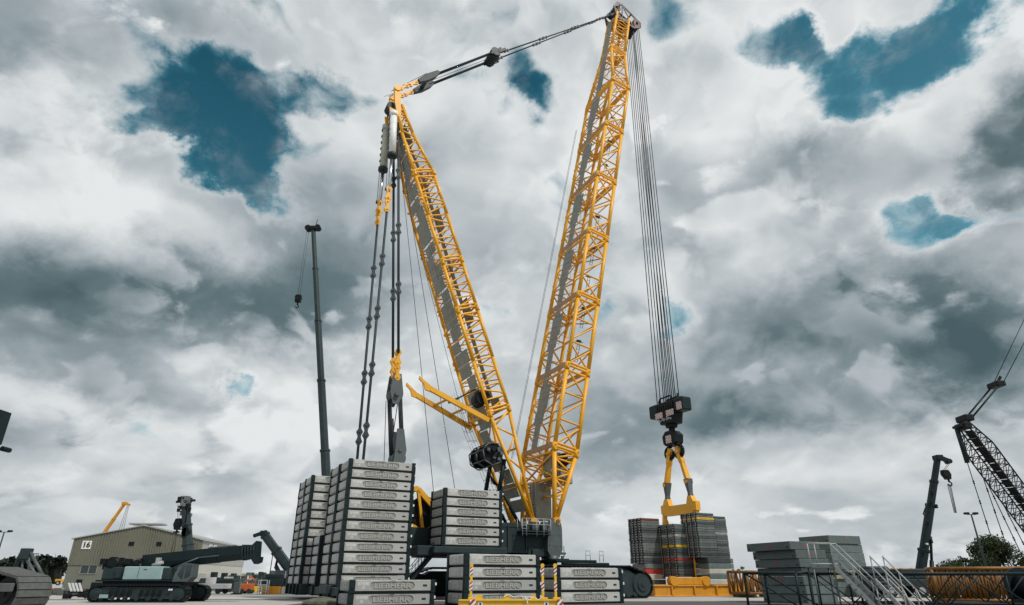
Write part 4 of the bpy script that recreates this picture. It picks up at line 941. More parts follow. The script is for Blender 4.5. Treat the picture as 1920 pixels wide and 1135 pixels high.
def lattice_section(name, label, p0, p1, w, h, npan, mt, group=None, rch=.08, rl_=.045, z0=.35, cat='lattice section', rib=False):
    """boom section lying on timbers, from ground point p0 to p1"""
    p0 = V((p0.x, p0.y, 0)); p1 = V((p1.x, p1.y, 0)); d = p1 - p0; L_ = d.length; rz = math.atan2(d.y, d.x)
    t = thing(name, label, cat, p0, rz, group)
    m = MB()
    for y in (-w / 2, w / 2):
        for z in (z0, z0 + h): m.tube((0, y, z), (L_, y, z), rch, n=9)
    for x in (0, L_):
        for y in (-w / 2, w / 2): m.tube((x, y, z0), (x, y, z0 + h), rch, n=8)
        for z in (z0, z0 + h): m.tube((x, -w / 2, z), (x, w / 2, z), rch, n=8)
    m.build('chord_frame', mt, t)
    m = MB(); s = L_ / npan
    for i in range(npan):
        a, b = i * s, (i + 1) * s
        for y in (-w / 2, w / 2): m.tube((a, y, z0 if i % 2 else z0 + h), (b, y, z0 + h if i % 2 else z0), rl_, n=6)
        for z in (z0, z0 + h): m.tube((a, -w / 2 if i % 2 else w / 2, z), (b, w / 2 if i % 2 else -w / 2, z), rl_, n=6)
        if i and rib:
            for y in (-w / 2, w / 2): m.tube((a, y, z0), (a, y, z0 + h), rl_, n=6)
    m.build('lacing', mt, t)
    for x in (.6, L_ - .6):
        m = MB(); m.bbox(x - .12, x + .12, -w / 2 - .2, w / 2 + .2, 0, z0 - rch + .01, .02); m.build('timber', M['bark'], t)
    return t
GAL = M['grey']
lattice_section('lattice_section', 'short dark grey lattice boom section lying before the front counterweight pile', at(1416, 1086, 34), at(1512, 1086, 32), 1.9, 1.45, 1, M['dark2'], rch=.06, z0=.28, rl_=.04, rib=True)
lattice_section('lattice_section', 'long dark lattice boom section lying across the foreground on the right', at(1524, 1086, 33), at(1905, 1086, 31), 1.9, 1.40, 5, M['dark2'], rch=.055, z0=.3, rl_=.03)
lattice_section('lattice_section', 'dark lattice boom section directly behind the long foreground one', at(1600, 1086, 38), at(1960, 1086, 36), 2.0, 1.4, 7, M['dark2'], rch=.06, z0=.3, rl_=.035)
lattice_section('lattice_section', 'amber lattice boom section behind the dark ones at the far right', at(1745, 1086, 43), at(1925, 1086, 41), 2.3, 1.75, 18, M['amber'], rch=.11, z0=.3, rl_=.075, rib=True)
lattice_section('lattice_section', 'amber lattice boom section between the load tray and the dark frame', at(1383, 1086, 60), at(1450, 1086, 62), 2.2, 1.7, 9, M['amber'], rch=.11, z0=.35, rl_=.09, rib=True)
lattice_section('lattice_section', 'amber lattice boom section with studs behind the rear counterweight pile', at(1590, 1086, 72), at(1760, 1086, 74), 2.6, 1.85, 12, M['orange'], rch=.17, z0=.5, rl_=.08)
p = at(1660, 1086, 71.2); t = thing('pipe_rack', 'row of upright amber lugs along a pipe above the dark sections', 'boom part', (p.x, p.y, 0), R(6))
m = MB(); m.tube((-5.2, 0, 1.95), (5.4, 0, 1.95), .17, n=12); m.build('pipe', M['orange'], t)
for k in range(9):
    m = MB(); x = -4.6 + k * 1.1 + random.uniform(-.2, .2); m.prism([(x - .16, -.1, 2.05), (x + .16, -.1, 2.05), (x + .22, -.1, 2.4), (x + .1, -.1, 2.55), (x - .1, -.1, 2.5)], (0, .2, 0)); m.build('lug', M['orange'], t)
for x in (-4, 0, 4): m = MB(); m.bbox(x - .2, x + .2, -.4, .4, 0, 1.8, .03); m.build('stand', M['dark'], t)
# grey galvanised platform stairs leaning over the sections
def stair_thing(label, px0, y0, px1, y1, D, w, landing):
    a = at(px0, y0, D); b = at(px1, y1, D - 1.2); b.z = .05
    t = thing('metal_stair', label, 'stairs', (a.x, a.y, 0), 0, 'galvanised platform stairs')
    o_ = V((a.x, a.y, 0)); a = a - o_; b = b - o_; d = b - a; sd = V((-d.y, d.x, 0)).normalized() * w; up = V((0, 0, 1.0))
    for s in (V((0, 0, 0)), sd):
        m = MB(); m.beam(a + s, b + s, .05, .2); m.build('stringer', M['rail'], t)
        m = MB(); m.tube(a + s + up, b + s + up, .03, n=6, m=0); m.tube(a + s + up * .55, b + s + up * .55, .025, n=6)
        for k in (0.02, .5, .98): c = a + d * k + s; m.tube(c, c + up, .03, n=6)
        if landing: 
            e = V((-1.0, .1, 0)); m.tube(a + s + up, a + s + up + e, .035, n=6); m.tube(a + s + up * .1, a + s + up * .1 + e, .035, n=6); m.tube(a + s + e, a + s + e + up, .03, n=6)
        else: m.path([b + s + up, b + s + up * .6 + d.normalized() * .35, b + s + up * .12 + d.normalized() * .1], .03, 6)
        m.build('handrail', M['rail'], t)
    for k in range(9):
        c = a + d * ((k + .5) / 9); m = MB(); m.hexa([c + V((-.13, 0, -.02)), c + V((.13, 0, -.02)), c + V((.13, 0, -.02)) + sd, c + V((-.13, 0, -.02)) + sd, c + V((-.13, 0, .02)), c + V((.13, 0, .02)), c + V((.13, 0, .02)) + sd, c + V((-.13, 0, .02)) + sd]); m.build('tread', M['grey'], t)
    if landing:
        m = MB(); m.box(-1.05, .05, min(0, sd.y) - .05, max(0, sd.y) + .05, a.z - .08, a.z - .02)
        m.build('landing', M['grey'], t)
    for s in ((.0,) if not landing else (-.95, .0)):
        m = MB(); m.tube((s, .0, 0), (s, .0, a.z), .04, n=6); m.tube((s, sd.y, 0), (s, sd.y, a.z), .04, n=6); m.build('leg', M['grey'], t)
stair_thing('galvanised stair with landing climbing beside the front counterweight pile', 1563, 1062, 1652, 1135, 31.5, .8, True)
stair_thing('lower galvanised stair to the right, before the dark sections', 1640, 1088, 1700, 1135, 30.5, .8, False)
# round dark winch drum at the right edge
p = at(1939, 1100, 36); t = thing('winch_drum', 'dark round winch drum at the right edge of the yard', 'winch drum', (p.x, p.y, 0))
m = MB(); m.tube((0, -.6, 1.1), (0, .8, 1.1), .62, n=28); m.build('drum', M['black'], t)
for y in (-.62, .82): m = MB(); m.tube((0, y - .05, 1.1), (0, y + .05, 1.1), .95, n=30); m.build('flange', M['dark2'], t)
m = MB(); m.bbox(-.8, .9, -.5, .7, 0, .5, .04); m.build('base', M['dark'], t)

def mobile_carrier(t, cx, cy, rz, body, L_=9., W_=2.6):
    """low multi-axle carrier for a telescopic crane"""
    Mx = Matrix.Translation((cx, cy, 0)) @ Matrix.Rotation(rz, 4, 'Z')
    def fix(m): m.v = [Mx @ v for v in m.v]; return m
    m = MB(); m.bbox(-L_ / 2, L_ / 2, -W_ / 2, W_ / 2, .9, 1.45, .05); m.bbox(-L_ * .2, L_ * .25, -W_ / 2 + .2, W_ / 2 - .2, 1.45, 2.3, .08); fix(m).build('carrier', body, t)
    m = MB(); m.bbox(L_ / 2 - 1.6, L_ / 2 + .2, -W_ / 2, W_ / 2, .7, 2.5, .15); c = fix(m).build('cab', body, t)
    m = MB(); m.bbox(L_ / 2 - 1.2, L_ / 2 + .24, -W_ / 2 - .02, W_ / 2 + .02, 1.6, 2.25, .05); fix(m).build('windscreen', M['glass'], c)
    for i in range(4):
        for s in (-1, 1):
            x = -L_ / 2 + 1 + i * (L_ - 2.2) / 3; m = MB(); m.tube((x, s * W_ / 2 - .17, .55), (x, s * W_ / 2 + .17, .55), .55, n=22); fix(m); w = m.build('wheel', M['rubber'], t)
            m = MB(); m.tube((x, s * (W_ / 2 + .14), .55), (x, s * (W_ / 2 + .19), .55), .28, n=16); fix(m).build('rim', M['rail'], w)
def tele_boom(t, p, q, sizes, mt, fr, collar=True, headw=None):
    """telescopic boom from pivot p to tip q; sizes = list of (width, depth), fr = share of length where each section ends"""
    p = V(p); q = V(q); prev = 0.; d = (q - p).normalized(); up = V((0, 0, 1)) if abs(d.z) < .9 else V((0, 1, 0))
    for i, ((w, h), f) in enumerate(zip(sizes, fr)):
        a = p.lerp(q, max(0, prev - .02)); b = p.lerp(q, f); m = MB(); dd, sd, u, l = frame_of(a, b, up)
        prof = [(-w / 2, h * .5), (w / 2, h * .5), (w / 2, -h * .1), (w * .42, -h * .34), (w * .2, -h * .5), (-w * .2, -h * .5), (-w * .42, -h * .34), (-w / 2, -h * .1)]
        m.prism([a + sd * x + u * y for x, y in prof], b - a)
        o = m.build('boom_section', mt, t)
        if collar:
            m = MB(); m.prism([b - dd * .22 + sd * (x * 1.16) + u * (y * 1.16) for x, y in prof], dd * .24); m.build('collar', mt, o)
        prev = f
    return d, frame_of(p, q, up)
# slim telescopic crane behind the tall stacks
D_ = 78.; tip = at(587, 430, D_); base = at(626, 1010, D_); b0 = V((base.x, base.y, 0))
t = thing('telescopic_crane', 'slim dark telescopic crane boom rising behind the tall ballast stacks', 'crane', b0)
bp = V((0, 0, 2.6)); tp_ = tip - b0
tele_boom(t, bp, tp_, [(.98, 1.04), (.86, .92), (.75, .80), (.64, .69), (.55, .6)], M['dark'], [.30, .5, .685, .86, 1.0])
m = MB(); m.bbox(tp_.x - .6, tp_.x + .6, tp_.y - .45, tp_.y + .4, tp_.z - .2, tp_.z + .4, .1); m.tube((tp_.x - .7, tp_.y - .4, tp_.z + .1), (tp_.x - .7, tp_.y + .4, tp_.z + .1), .42, n=16); m.tube((tp_.x + .7, tp_.y - .4, tp_.z + .2), (tp_.x + .7, tp_.y + .4, tp_.z + .2), .4, n=16); m.tube((tp_.x + .3, tp_.y, tp_.z + .5), (tp_.x + .45, tp_.y, tp_.z + 1.6), .05, n=6)
m.build('boom_head', M['black'], t); mobile_carrier(t, 0, .5, R(8), M['dark'], 11)
hk = at(560, 556, D_); hl = hk - b0
m = MB()
for dx in (-.14, .14): m.tube((tp_.x - .7 + dx, tp_.y, tp_.z), (hl.x + dx, hl.y, hl.z), .022, n=4)
m.build('hoist_rope', M['rope'], t)
h = thing('hook_block', 'small dark hook block hanging from the slim crane behind the ballast stacks', 'hook block', hk)
m = MB(); m.bbox(-.4, .4, -.25, .25, -.9, .2, .06); m.tube((0, -.32, -.25), (0, .32, -.25), .42, n=16); m.build('sheave_housing', M['black'], h)
m = MB(); m.tube((0, 0, -.9), (0, 0, -1.3), .1, n=8); m.path([V((.0 + .2 * math.sin(a), 0, -1.5 + .2 * math.cos(a))) for a in [R(x) for x in range(0, 271, 30)]], .07, 7); m.build('hook', M['black'], h)
# dark telescopic crane on the right
D_ = 60.; tip = at(1759, 858, D_); base = at(1729, 1075, D_); b0 = V((base.x - .6, base.y, 0)); tp_ = tip - b0; bp = base - b0 + V((-.1, 0, 0)); bp = bp + (bp - tp_) * .06
t = thing('telescopic_crane', 'dark telescopic crane with raised boom behind the long dark sections', 'crane', b0)
d, fm = tele_boom(t, bp, tp_, [(.66, .72), (.58, .64), (.51, .57), (.44, .49)], M['dark2'], [.24, .60, .8, 1.0])
m = MB(); m.bbox(tp_.x - .36, tp_.x + .3, tp_.y - .4, tp_.y + .4, tp_.z - .25, tp_.z + .2, .06); m.beam(tp_ + V((.1, 0, .0)), tp_ + V((.95, 0, -.35)), .5, .3); m.tube(tp_ + V((.85, -.3, -.38)), tp_ + V((.85, .3, -.38)), .22, n=14); m.build('boom_head', M['dark2'], t)
m = MB(); c1 = bp.lerp(tp_, .36) + V((.3, 0, -.2)); c0_ = bp + V((1.0, 0, -.4)); m.tube(c0_, c0_.lerp(c1, .5), .17, n=14); m.tube(c0_.lerp(c1, .45), c1, .11, n=12); m.build('luffing_cylinder', M['black'], t)
m = MB()
for k, s in ((.3, 1), (.58, 1), (.62, -1), (.7, -1), (.45, -1), (.22, -1)): p = bp.lerp(tp_, k); m.bbox(p.x + s * .3 - .1, p.x + s * .3 + .1, p.y - .45, p.y - .2, p.z - .15, p.z + .2, .03)
m.path([bp.lerp(tp_, .5) + V((-.6, -.4, 0)), bp.lerp(tp_, .5) + V((-.75, -.4, .2)), bp.lerp(tp_, .62) + V((-.6, -.4, 0))], .05, 6)
m.build('boom_fitting', M['black'], t)
m = MB(); 
for k in (.08, .28): p = bp.lerp(tp_, k); m.tube((p.x - .12, p.y - .55, p.z), (p.x - .12, p.y - .3, p.z), .08, n=10)
m.build('lamp', M['white'], t); mobile_carrier(t, 1.0, .4, R(175), M['dark'], 10)
hk = at(1773, 890, D_); hl = hk - b0
m = MB()
for dx in (-.08, .08): m.tube((tp_.x + 1.0 + dx, tp_.y, tp_.z - .4), (hl.x + dx, hl.y, hl.z + .4), .02, n=4)
m.build('hoist_rope', M['rope'], t); m = MB(); e = at(1792, 962, D_) - b0
for dx in (-.16, -.02, .1): m.tube((hl.x + .1 + dx, hl.y, hl.z - .9), (e.x + dx * .7, e.y, e.z), .035, n=5)
m.build('sling_rope', M['rope'], t)
h = thing('hook_block', 'dark hook block trailing slings below the tip of the right telescopic crane', 'hook block', hk)
m = MB(); m.prism([(-.3, -.2, .4), (.25, -.2, .4), (.42, -.2, .0), (.3, -.2, -.45), (-.1, -.2, -.45), (-.35, -.2, .05)], (0, .4, 0)); m.tube((0, -.26, .05), (0, .26, .05), .3, n=14); m.build('sheave_housing', M['black'], h)
m = MB(); m.tube((.12, 0, -.4), (.16, 0, -.7), .09, n=8); m.path([V((.16 + .18 * math.sin(a), 0, -.85 + .18 * math.cos(a))) for a in [R(x) for x in range(0, 271, 30)]], .06, 7); m.build('hook', M['black'], h)
# dark lattice boom crane leaving the frame on the right
D_ = 80.; hd = at(1806, 800, D_); ft = at(2010, 1075, D_ + 10); b0 = V((ft.x, ft.y, 0))
t = thing('crawler_crane', 'dark lattice crane mast leaning in from the right edge', 'crane', b0)
A = hd - b0; B = ft - b0; B.z = max(B.z, 2.2); dd, sd, u, l = frame_of(B, A)
mb = MB(); lc = MB(); w_, h_ = 1.25, 1.3; n = 26
def q4(k):
    s = min(1, k * 5, (1 - k) * 4 + .35); c = B.lerp(A, k)
    return [c + sd * (i * w_ * (.45 + .55 * s)) + u * (j * h_ * s) for i, j in ((-1, -1), (1, -1), (1, 1), (-1, 1))]
for i in range(n):
    a, b = q4(i / n), q4((i + 1) / n)
    for j in range(4):
        mb.tube(a[j], b[j], .1, n=6, caps=False); k = (j + 1) % 4
        lc.tube(a[j] if i % 2 else a[k], b[k] if i % 2 else b[j], .05, n=5, caps=False); lc.tube(b[j], b[k], .05, n=5, caps=False)
mast2 = mb.build('mast', M['black'], t); lc.build('lacing', M['black'], mast2)
m = MB(); 
for k0 in [.3 + .055 * i for i in range(12)]: c = B.lerp(A, k0); c2 = B.lerp(A, k0 + .05); m.beam(c + u * .5, c2 + u * .5, 1.0, .06)
m.build('walkway', M['black'], mast2)
m = MB(); m.bbox(A.x - .5, A.x + .5, A.y - 1, A.y + 1, A.z - .4, A.z + .4, .1); m.beam(A, A + V((-.9, 0, .0)), 1.6, .3); m.build('mast_head', M['black'], mast2)
m = MB(); k1 = at(1868, 722, D_) - b0; far = at(1935, 590, D_ - 1) - b0
for y in (-.8, .8):
    m.tube(A + V((0, y, .2)), k1 + V((0, y, 0)), .12, n=5); m.tube(k1 + V((.3 if y < 0 else 0, y, 0)), far + V((.5 if y < 0 else -.3, y, 0)), .05, n=5)
m.build('pendant', M['black'], t)
m = MB(); m.bbox(k1.x - .6, k1.x + .6, k1.y - 1, k1.y + 1, k1.z - .35, k1.z + .35, .1); m.beam(k1, k1 + (far - k1).normalized() * 1.4, .2, .3); m.build('pulley_block', M['black'], t); m = MB(); a0 = A + V((.6, 0, 1.0)); m.bbox(a0.x - .7, a0.x + .5, a0.y - 1, a0.y + 1, a0.z - .4, a0.z + .4, .1); m.build('pulley_block', M['black'], t)
m = MB(); c0 = A + V((-.9, 0, -.3)); c1 = at(1814, 868, D_) - b0; m.tube(c0, c1, .28, n=12); m.build('hoist_cylinder', M['dark2'], t)
m = MB()
for x0, y0, x1, y1 in ((1814, 868, 1862, 1018), (1838, 880, 1893, 1040), (1846, 895, 1920, 1050), (1878, 940, 1932, 1045)):
    a, b = at(x0, y0, D_) - b0, at(x1, y1, D_ + 2) - b0; m.tube(a, b, .055, n=5)
    for k in (.25, .5, .75): link(m, a.lerp(b, k), b - a, .32, .12)
m.build('pendant', M['black'], t)
m = MB(); m.bbox(-3, 5, -2.5, 2.5, 1.6, 3.6, .1); m.build('upper_structure', M['dark'], t)
for y in (-2.6, 2.6): crawler('crawler_track', -4, 5.5, y, 1.2, 1.5, t)
# lamp post and trees
def lamp_post(label, px0, y0, px1, D, arms):
    p = at(px0, y0, D); b0 = V((p.x, p.y, 0)); t = thing('lamp_post', label, 'lamp post', b0)
    m = MB(); m.tube((0, 0, 0), (0, 0, p.z), .16, .08, n=8); m.box(-.12, .25, -.12, .12, p.z * .55, p.z * .55 + .35); m.build('pole', M['dark'], t)
    m = MB(); m.tube((-arms, 0, p.z), (arms, 0, p.z), .05, n=6); m.build('crossarm', M['dark'], t)
    for s in (-1, 1): m = MB(); m.bbox(s * arms - .26, s * arms + .26, -.25, .25, p.z, p.z + .26, .05); m.build('floodlight', M['black'], t)
lamp_post('tall floodlight pole before the dark tree on the right', 1821, 965, 1858, 82, .55)
def leaf_crown(c, clumps, leaf, nl, mt, t, lab='crown'):
    m = MB()
    for (x, y, z, r) in clumps:
        k = int(nl * r * r)
        for _ in range(k):
            d = V((random.gauss(0, 1), random.gauss(0, 1), random.gauss(0, 1))).normalized() * r * (random.random() ** .45) ; d.z *= .75
            p = V((x, y, z)) + d; a = V((random.gauss(0, 1), random.gauss(0, 1), random.gauss(0, 1))).normalized(); b = a.cross(V((random.gauss(0, 1), random.gauss(0, 1), random.gauss(0, 1)))).normalized(); s = leaf * random.uniform(.5, 1.2)
            o = len(m.v); m.v += [p - a * s, p + b * s * .5, p + a * s, p - b * s * .5]; m.face([o, o + 1, o + 2, o + 3])
    return m.build(lab, mt, t)
def tree(label, px, D, h, w, mt, n=22, seed=1, group=None, dens=160, leaf=.28, low=.12):
    random.seed(seed); p = at(px, 1086, D); t = thing('tree', label, 'tree', (p.x, p.y, 0), 0, group); m = MB()
    m.tube((0, 0, 0), (0, 0, h * .35), h * .035, h * .025, n=9); cl = []
    for i in range(n):
        a = random.uniform(0, 6.28); z = h * random.uniform(low, .93); k = math.sin(math.pi * min(1, (z / h) * .8 + .22)) ; rr = w / 2 * k * math.sqrt(random.uniform(.15, 1)); r = random.uniform(.10, .2) * w * .75
        c = V((rr * math.cos(a), rr * math.sin(a) * .8, z)); cl.append((c.x, c.y, c.z, r)); m.tube((0, 0, h * random.uniform(.15, .35)), c, h * .013, h * .004, n=5)
    m.build('trunk', M['bark'], t); leaf_crown(None, cl, leaf, dens, mt, t); return t
tree('broad dark green tree behind the amber sections on the right', 1868, 92, 6.4, 12.5, M['leaf'], 44, 3, dens=170, leaf=.2)
tree('dark green tree low at the left of the broad tree', 1815, 95, 4.2, 4.6, M['leaf'], 16, 11, dens=260, leaf=.2)
tree('small bright green tree beside the right load stack', 1391, 120, 3.9, 2.8, M['leaf2'], 12, 5, dens=300, leaf=.22)
random.seed(21)
# ------------------------------------------------------------------ left side: warehouse, telescopic crawler crane and yard clutter
wa = at(119, 1086, 112); wdir = R(8.0)
wh = thing('warehouse', 'grey green industrial hall with a low gable and a number sixteen sign', 'warehouse', (wa.x, wa.y, 0), wdir)
WW, WD, EH, RH, LH = 20.6, 30., 7.6, 9.8, 3.6
RX = 10.6
m = MB(); m.prism([(0, 0, LH), (WW, 0, LH), (WW, 0, EH), (RX, 0, RH), (0, 0, EH)], (0, .3, 0)); m.box(0, .3, .3, WD, LH, EH); [m.prism([(x, -.07, LH), (x + .17, -.07, LH), (x + .17, -.07, EH + (RH - EH) * (1 - abs(x + .1 - RX) / max(RX, WW - RX)) - .05), (x, -.07, EH + (RH - EH) * (1 - abs(x - RX) / max(RX, WW - RX)) - .05)], (0, .08, 0)) for x in [.1 + .42 * i for i in range(48)]]; m.build('gable_cladding', M['clad'], wh)
m = MB(); m.v = []; m.box(WW - .3, WW, .32, WD, LH + .3, EH); o = m.build('side_cladding', M['roofm'], wh)  # lighter than the gable: light on this side is put into the colour
m = MB(); m.box(.08, WW - .08, .1, .4, 0, LH); m.box(.08, .4, .4, WD, 0, LH); m.build('lower_wall', M['wallgrey'], wh)
m = MB(); m.box(WW - .4, WW - .08, .42, WD, 0, LH + .3); o = m.build('lower_side_wall', M['clad2'], wh)
m = MB(); m.prism([(-.35, -.25, EH - .02), (RX, -.25, RH + .02), (WW + .35, -.25, EH - .02), (WW + .35, -.25, EH + .14), (RX, -.25, RH + .2), (-.35, -.25, EH + .14)], (0, WD + .5, 0)); rf_ = m.build('roof', M['roofm'], wh)
m = MB(); m.bbox(RX - 2.8, RX + 2.6, .5, 3.0, RH + .25, RH + .55, .05); m.bbox(RX + 4, RX + 6, 2, 5, RH - .3, RH - .05, .05); m.build('roof_vent', M['rail'], rf_)
m = MB(); m.bbox(1.5, 2.95, -.14, -.05, 6.05, 7.35, .01); sg = m.build('number_sign', M['white'], wh)
me = text_mesh('16', 1.2, .02, .03); m = MB(); m.add_mesh(me, facing((2.22, -.16, 6.68)) @ Matrix.Shear('XZ', 4, (0., 0.)) ); m.build('number', M['black'], sg)
M['wframe'] = mat('window_frame', (.3, .31, .29), .5)
def window(x0, x1, z0, z1, n=2, y=-.02):
    m = MB(); m.box(x0, x1, y - .06, y + .14, z0 - .08, z0); m.box(x0, x1, y - .06, y + .14, z1, z1 + .08)
    for i in range(n + 1): x = x0 + (x1 - x0) * i / n; m.box(x - .035, x + .035, y - .05, y + .14, z0, z1)
    w = m.build('window', M['wframe'], wh); m = MB(); m.box(x0, x1, y + .02, y + .15, z0, z1); m.build('pane', M['glass'], w)
window(2.2, 4.7, 2.3, 3.55, 2, .06); window(11.0, 12.5, 2.4, 3.6, 1, .06); window(15.6, 18.2, 2.4, 3.6, 2, .06)
for x in (9.2, 13.6): m = MB(); m.bbox(x - .4, x + .4, -.12, .1, 6.6, 7.25, .01); m.build('vent_grille', M['black'], wh)
for x0, x1, z1 in ((2.0, 2.9, 1.4), (4.4, 6.2, .95)): m = MB(); m.box(x0, x1, .03, .2, 0.02, z1); m.build('doorway', M['black'], wh)
for k in range(2):
    y = 4.0 + k * 2.6; m = MB(); m.box(WW - .1, WW + .06, y, y + 1.7, 5.5, 7.2); w = m.build('window', M['white'], wh); m = MB(); m.box(WW, WW + .08, y + .5, y + 1.5, 5.6, 6.9); m.build('pane', M['glass'], w)
# yellow telescopic boom beyond the hall
D_ = 175.; tip = at(233, 945, D_); base = at(150, 1045, D_); b0 = V((base.x, base.y, 0)); tp_ = tip - b0; bp = base - b0; bp.z = 3.; 
t = thing('telescopic_crane', 'yellow telescopic crane boom rising from behind the hall roof', 'crane', b0)
tele_boom(t, bp, tp_, [(.85, .95), (.72, .8), (.62, .7)], M['orange'], [.5, .78, 1.])
m = MB(); m.bbox(tp_.x - .5, tp_.x + .7, tp_.y - .5, tp_.y + .5, tp_.z - .3, tp_.z + .5, .1); m.beam(tp_ + V((.5, 0, .1)), tp_ + V((1.5, 0, -.3)), .7, .5); m.build('boom_head', M['orange'], t)
m = MB(); e = at(224, 990, D_) - b0
for dx in (-.2, .5, 1.2): m.tube((tp_.x + 1. + dx * .3, tp_.y, tp_.z), (e.x + dx, e.y, e.z - 3), .05, n=4)
m.build('hoist_rope', M['rope'], t); mobile_carrier(t, 2, 0, 0, M['yellow'], 12)

# crawler mounted telescopic crane in profile
p = at(281, 1128, 49); c0 = V((p.x, p.y, 0))
t = thing('telescopic_crawler_crane', 'dark telescopic crane on crawlers with pale teal body panels before the hall', 'crane', c0)
for y in (-1.55, 1.55): crawler('crawler_track', -3.45, 3.45, y, .8, 1.08, t, slope=.9, pitch=.24)
for k in range(9):
    if k == 4: continue
    m = MB(); x = -1.9 + k * .42; m.bbox(x, x + .26, -2.0, -1.92, .42, .8, .05); m.build('track_guard', M['black'], t)
m = MB(); m.bbox(-2.5, -1.9, -1.99, -1.93, .28, .5, .01); m.build('track_plate', M['teal'], t)
for x in (-1.35, -.95, -.45, 2.2, 2.35): m = MB(); m.tube((x, -2.02, .25 if x < 2 else .8), (x, -1.92, .25 if x < 2 else .8), .06, n=10); m.build('roller_cap', M['white'], t)
m = MB(); m.bbox(-2.9, 2.6, -1.4, 1.4, 1.0, 1.3, .04); m.bbox(-3.3, 2.0, -1.55, 1.55, 1.3, 1.42, .03); m.build('chassis', M['dark2'], t)
m = MB(); m.bbox(-1.5, 1.2, -1.5, 1.5, 1.42, 2.28, .05); m.build('body_panel', M['teal'], t)
m = MB(); m.bbox(1.2, 1.75, -1.45, 1.45, 1.42, 2.2, .05); m.build('tank', M['dark'], t)
m = MB(); m.bbox(-3.1, -1.5, -1.3, 1.3, 1.42, 2.25, .06); m.box(-.1, .12, -1.51, -1.49, 2.05, 2.1); m.box(-.45, -.43, -1.51, -1.49, 1.5, 2.25); m.box(-2.1, -1.7, -1.42, -1.3, 1.55, 2.1); m.build('counterweight', M['dark'], t)
m = MB()
for k in range(34): q_ = V((random.uniform(-3.3, -.9), random.uniform(-1.2, -.6), random.uniform(2.2, 2.75))); s = random.uniform(.06, .2); m.bbox(q_.x - s, q_.x + s, q_.y - s, q_.y + s, q_.z - s, q_.z + s, .02, m=random.choice((0, 0, 1)))
m.tube((-3.2, -1., 2.4), (-1., -1., 2.6), .1, n=8); m.tube((-2.6, -1.3, 2.5), (-2.6, .9, 2.5), .36, n=16); m.build('winch_gear', [M['black'], M['grey']], t)
m = MB(); m.prism([(2.05, -1.55, 1.3), (3.1, -1.55, 1.3), (3.35, -1.55, 1.6), (3.3, -1.55, 2.45), (2.6, -1.55, 2.5), (2.15, -1.55, 1.9)], (0, .9, 0)); cb = m.build('cab', M['grey'], t)
m = MB(); m.prism([(2.35, -1.57, 1.75), (2.72, -1.57, 1.45), (2.78, -1.57, 2.4), (2.62, -1.57, 2.42)], (0, .94, 0)); m.prism([(2.86, -1.57, 1.5), (3.22, -1.57, 1.65), (3.24, -1.57, 2.38), (2.86, -1.57, 2.4)], (0, .94, 0)); m.build('cab_window', M['glass'], cb)
A = V((-.9, 0, 2.55)); tipw = at(484, 1034, 48.2) - c0
d, fm = tele_boom(t, A, tipw, [(.95, 1.0), (.9, .94)], M['dark2'], [.66, .88], collar=False)
dd, sd, u, l = fm
for k in range(5):
    b = A.lerp(tipw, .88 + k * .024); m = MB(); s = .52 - k * .02; m.prism([b + sd * (x * s) + u * (y * s) for x, y in ((-.9, 1), (.9, 1), (1, .2), (.6, -1), (-.6, -1), (-1, .2))], dd * .09); m.build('collar', M['dark'], t)
m = MB(); b = A.lerp(tipw, .985); m.prism([b + sd * -.35 + u * y + dd * x for x, y in ((-.9, .4), (-.2, .45), (.1, .7), (.2, .65), (.2, -.35), (.4, -.4), (.35, -.75), (.05, -.85), (-.2, -.5), (-.9, -.4))], sd * .7); m.build('boom_head', M['dark2'], t)
m = MB(); m.beam(A.lerp(tipw, .5) + V((0, -.5, -.05)), A.lerp(tipw, .68) + V((0, -.5, -.05)), .04, .07); m.beam(A.lerp(tipw, .56) + u * .55, A.lerp(tipw, .8) + u * .52, .3, .1); m.build('boom_trim', M['grey'], t)
m = MB(); m.tube((1.3, -.2, 1.75), A.lerp(tipw, .36) + V((0, -.2, -.5)), .2, n=12); m.prism([A.lerp(tipw, .33) + V((0, -.3, -.4)), A.lerp(tipw, .45) + V((0, -.3, -.35)), A.lerp(tipw, .40) + V((0, -.3, -.85))], (0, .6, 0)); m.tube((1.6, -1.2, 2.1), (3.4, -1.2, 2.85), .05, n=6); m.build('luffing_cylinder', M['grey'], t)
m = MB(); m.tube((.3, -1.25, 2.35), (1.0, -1.25, 2.55), .12, n=10); m.bbox(.45, .7, -1.3, -.9, 2.3, 2.85, .03); m.build('hose_reel', M['rail'], t)
# upright telescopic crane on a wheeled carrier behind it
D_ = 100.; b = at(350, 1086, D_); b0 = V((b.x, b.y, 0)); tip = at(347, 946, D_) - b0; c_ = at(372, 1086, 98) - b0
t = thing('telescopic_crane', 'grey telescopic crane standing upright with a tangled head beside the hall', 'crane', b0)
tele_boom(t, (0.3, 0, 1.6), tip, [(1.25, 1.3), (1.15, 1.2), (1.05, 1.1)], M['dark'], [.45, .72, 1.0], collar=True)
m = MB(); T = tip
for k in range(30): q_ = T + V((random.uniform(-.9, 1.0), random.uniform(-.8, .4), random.uniform(-2.0, .9))); s = random.uniform(.1, .3); m.bbox(q_.x - s, q_.x + s, q_.y - s, q_.y + s, q_.z - s * 1.3, q_.z + s * 1.3, .02, m=random.choice((0, 0, 1)))
m.beam(T + V((-1.4, 0, .35)), T + V((1.4, 0, .6)), .4, .3); m.tube(T + V((.8, -.6, .2)), T + V((1.0, -.6, -3.6)), .08, n=6); m.bbox(T.x - .5, T.x + .5, T.y - .5, T.y + .5, T.z + .5, T.z + 1.2, .04, m=1); m.build('boom_head', [M['black'], M['lead']], t)
